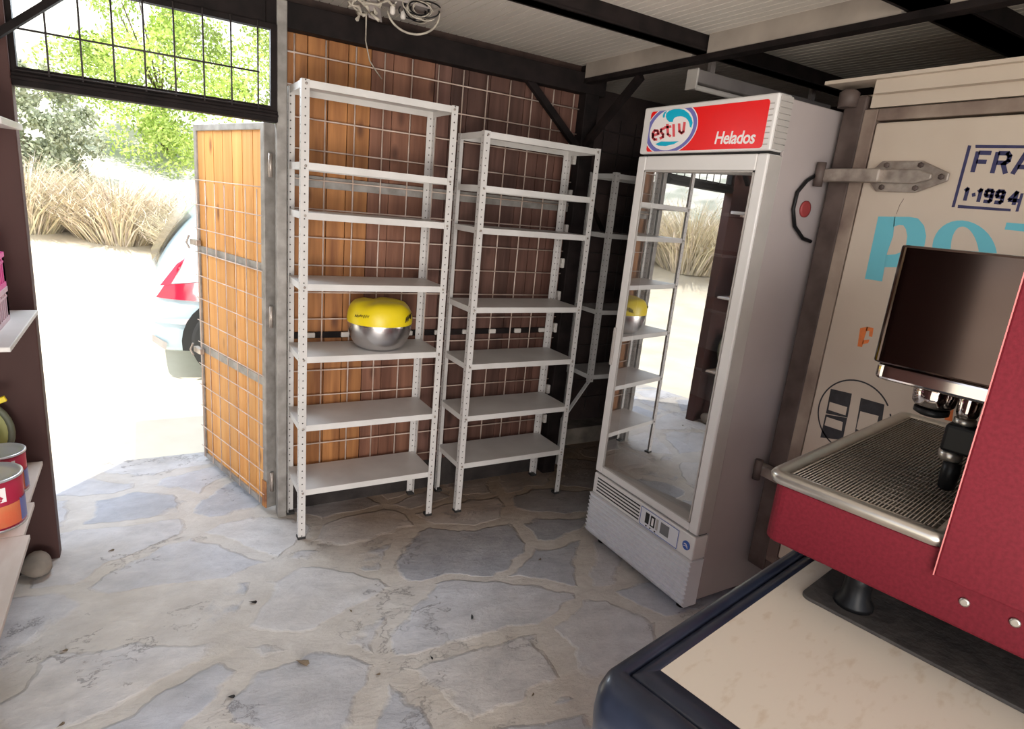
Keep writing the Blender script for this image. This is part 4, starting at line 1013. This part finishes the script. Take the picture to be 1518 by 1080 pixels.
def green_tree(x, y, h, r, label, seed, c=(.30, .40, .09), n=9000, low=.15, trunk=True):
    t = thing('tree', label, 'tree', (x, y, gz(x, y)-.1)); rr = random.Random(seed); b = MB(); b.tube([(0, .3, 0), (.05, .3, h*.12), (.0, .3, h*.25)], [.09, .06, .02], 8)
    for i in range(7): a = rr.uniform(0, 6.28); b.tube([(0, .3, h*.2), (r*.35*cos(a), r*.35*sin(a), h*(.25+.05*i))], [.025, .01], 5)
    b.build('trunk', M['bark'], t)
    b = MB(); cl = []
    for i in range(46):
        a = rr.uniform(0, 6.28); zz = rr.uniform(low, 1); q = r*math.sqrt(rr.random())*math.sqrt(max(.08, 1-((zz-.45)/.62)**2)); cl.append((V((q*cos(a), q*sin(a), zz*h)), rr.uniform(.25, .45)*r*.8, rr.uniform(.65, 1.25)))
    for i in range(n):
        c_, rad_, sh = cl[i % len(cl)]; d = V((rr.gauss(0, 1), rr.gauss(0, 1), rr.gauss(0, 1))).normalized()*rad_*rr.uniform(.5, 1.05); p = c_+d; u = V((rr.gauss(0, 1), rr.gauss(0, 1), rr.gauss(0, 1))).normalized()*rr.uniform(.03, .065); w = u.cross(V((rr.gauss(0, 1), rr.gauss(0, 1), rr.gauss(0, 1)))).normalized()*.025
        tt = sh*rr.uniform(.75, 1.2); b.cur = (c[0]*tt, c[1]*tt, c[2]*tt, 1); k = len(b.v); b.v += [p-u, p-w, p+u, p+w]; b.face((k, k+1, k+2, k+3))
    b.build('foliage', M['leaf'], t, tint=True, fixn=False); return t
dry_bush(-1.5, 11.6, .7, 1.25, 'straw-coloured dry grass bush at the left of the doorway view', 1)
dry_bush(-.35, 11.4, .75, 1.2, 'pale feathery dry bush in the middle of the doorway view', 2, col=(1.0, .98, 1.0))
dry_bush(.85, 10.6, .7, 1.15, 'silvery dry bush just left of the open door leaf', 3, col=(.95, .97, 1.0))
dry_bush(2.1, 11.2, .7, .85, 'low dry bush partly hidden by the open door leaf', 4)
dry_bush(-2.7, 12.4, .8, 1.1, 'dry bush beyond the left jamb of the doorway', 5)
for i in range(7):
    a = R(118+9.5*i); dry_bush(1.0+10.6*cos(a), 1.6+10.6*sin(a), 1.0, 1.75, ('tall dry bush on the bank, first beyond the left jamb', 'tall dry bush on the bank, second beyond the left jamb', 'tall dry bush on the bank, third beyond the left jamb', 'tall dry bush on the bank, fourth beyond the left jamb', 'tall dry bush on the bank, fifth beyond the left jamb', 'tall dry bush on the bank, sixth beyond the left jamb', 'tall dry bush on the bank, farthest beyond the left jamb')[i], 20+i, 2200)
green_tree(.45, 16.2, 6.0, 1.9, 'bright green pine behind the dry bushes, seen through the transom', 1, (.62, .78, .20), 26000, .02)
green_tree(4.1, 16.5, 5.5, 1.7, 'light green pine above the door leaf at the right of the transom', 2, (.60, .74, .20), 16000, .02)
green_tree(-1.5, 13.9, 1.9, .8, 'small grey green shrubby tree behind the dry grass at left', 3, (.50, .54, .36), 8000, .0)
green_tree(-5.5, 17.0, 4.0, 2.0, 'grey green tree far left beyond the doorway', 4, (.3, .34, .2), 6000, .0)

# ------------------------------------------------------------------ debris on the floor
LEAF = ('dark leaf scrap on the slate in front of the doorway', 'tiny dark twig on the slate beside the brown door jamb', 'largest curled black leaf on the bare middle of the floor', 'small leaf scrap between the big black leaf and the low shelf boards',
 'small leaf scrap on the floor beside the low shelf boards', 'leaf scrap on the dark slate closest to the fridge base', 'leaf scrap on the dark slate in front of the middle shelving', 'tiny dark crumb right of the largest black leaf', 'small scrap at the bottom edge of the floor beside the shelf boards',
 'tiny scrap on the pale mortar between middle shelving and counter', 'tiny scrap on the floor next to the counter corner', 'tiny scrap on the floor in front of the left shelving')
rr = random.Random(11)
for i, (px_, py_, s) in enumerate(((375, 893, .016), (165, 816, .012), (448, 983, .028), (342, 1033, .014), (95, 965, .012), (800, 830, .012), (700, 915, .014), (560, 1000, .010), (90, 1075, .012), (640, 975, .010), (790, 1030, .009), (520, 905, .009))):
    p = on(px_, py_, 2, .002); b = MB(); a = rr.uniform(0, 6); w = s*.35
    pts = [(s*cos(t_)*1.0*cos(a)-w*sin(t_)*sin(a), s*cos(t_)*sin(a)+w*sin(t_)*cos(a), .001+.25*s*(1+sin(2*t_))) for t_ in [k*pi/4 for k in range(8)]]
    b.poly(pts); o = b.build('dry_leaf', M['bark'] if i % 3 else M['black'], solid=.0008); o.location = (p.x, p.y, .001)
    tag(o, LEAF[i], 'leaf', 'leaf fragments on the floor')

# roof edge outside: purlin stub that throws the thin shadow
b = MB(); b.box(-1.16, -.951, 3.22, 3.27, 2.29, 2.34); struct('purlin_stub', b, M['beam'], 'end of a roof purlin sticking out beyond the left wall', 'beam')

# ================================================================== CAMERA / LIGHT
cam = bpy.data.cameras.new('camera'); co = bpy.data.objects.new('camera', cam); COL.objects.link(co)
fw = ray(759, 540); rt = ray(759+F, 540)-fw; dn = ray(759, 540+F)-fw
fw.normalize(); rt.normalize(); dn.normalize()
co.matrix_world = Matrix(((rt.x, -dn.x, -fw.x, 0), (rt.y, -dn.y, -fw.y, 0), (rt.z, -dn.z, -fw.z, H0), (0, 0, 0, 1)))
cam.sensor_width = 36; cam.lens = F/1518*36; cam.clip_start = .02; cam.clip_end = 300
SC.camera = co
su = bpy.data.lights.new('sun', 'SUN'); su.energy = 4.2; su.angle = R(.6); su.color = (1, .95, .86); so = bpy.data.objects.new('sun', su); COL.objects.link(so)
so.rotation_euler = V((.345, .40, -1)).to_track_quat('-Z', 'Y').to_euler()
def area(name, loc, target, size, e, col):
    l = bpy.data.lights.new(name, 'AREA'); l.energy = e; l.size = size; l.color = col; o = bpy.data.objects.new(name, l); COL.objects.link(o); o.location = loc
    o.rotation_euler = (V(target)-V(loc)).to_track_quat('-Z', 'Y').to_euler()
area('fill_light', (-1.6, -3.2, 1.9), (1.0, 2.4, .9), 1.6, 72, (1, .92, .83))  # added fill from behind the viewer, not a fitting of the room
area('fill_light', (-.3, -1.0, .5), (.9, 1.3, 2.4), 1.0, 62, (1, .94, .86))  # added uplight, out of view, to brighten the ceiling panels
area('door_fill_light', (.08, 3.28, 2.33), (.15, 1.7, 0), .7, 30, (.80, .90, 1))  # added light hidden behind the beam, boosts daylight on floor and door leaf
w = bpy.data.worlds.new('sky'); SC.world = w; w.use_nodes = True; nt = w.node_tree; bg = nt.nodes['Background']
sk = nt.nodes.new('ShaderNodeTexSky'); sk.sky_type = 'NISHITA'; sk.sun_disc = False; sk.sun_elevation = R(60); sk.sun_rotation = R(220); sk.dust_density = 3; sk.air_density = 1
mx = nt.nodes.new('ShaderNodeMix'); mx.data_type = 'RGBA'; mx.inputs[0].default_value = 1.0; mx.inputs[7].default_value = (.94, 1.02, 1.16, 1)
nt.links.new(sk.outputs[0], mx.inputs[6]); nt.links.new(mx.outputs[2], bg.inputs[0]); bg.inputs[1].default_value = 1.5
SC.view_settings.view_transform = 'Standard'; SC.view_settings.look = 'None'; SC.view_settings.exposure = 0.25
SC.cycles.max_bounces = 8; SC.cycles.diffuse_bounces = 5
SC.cycles.transparent_max_bounces = 16
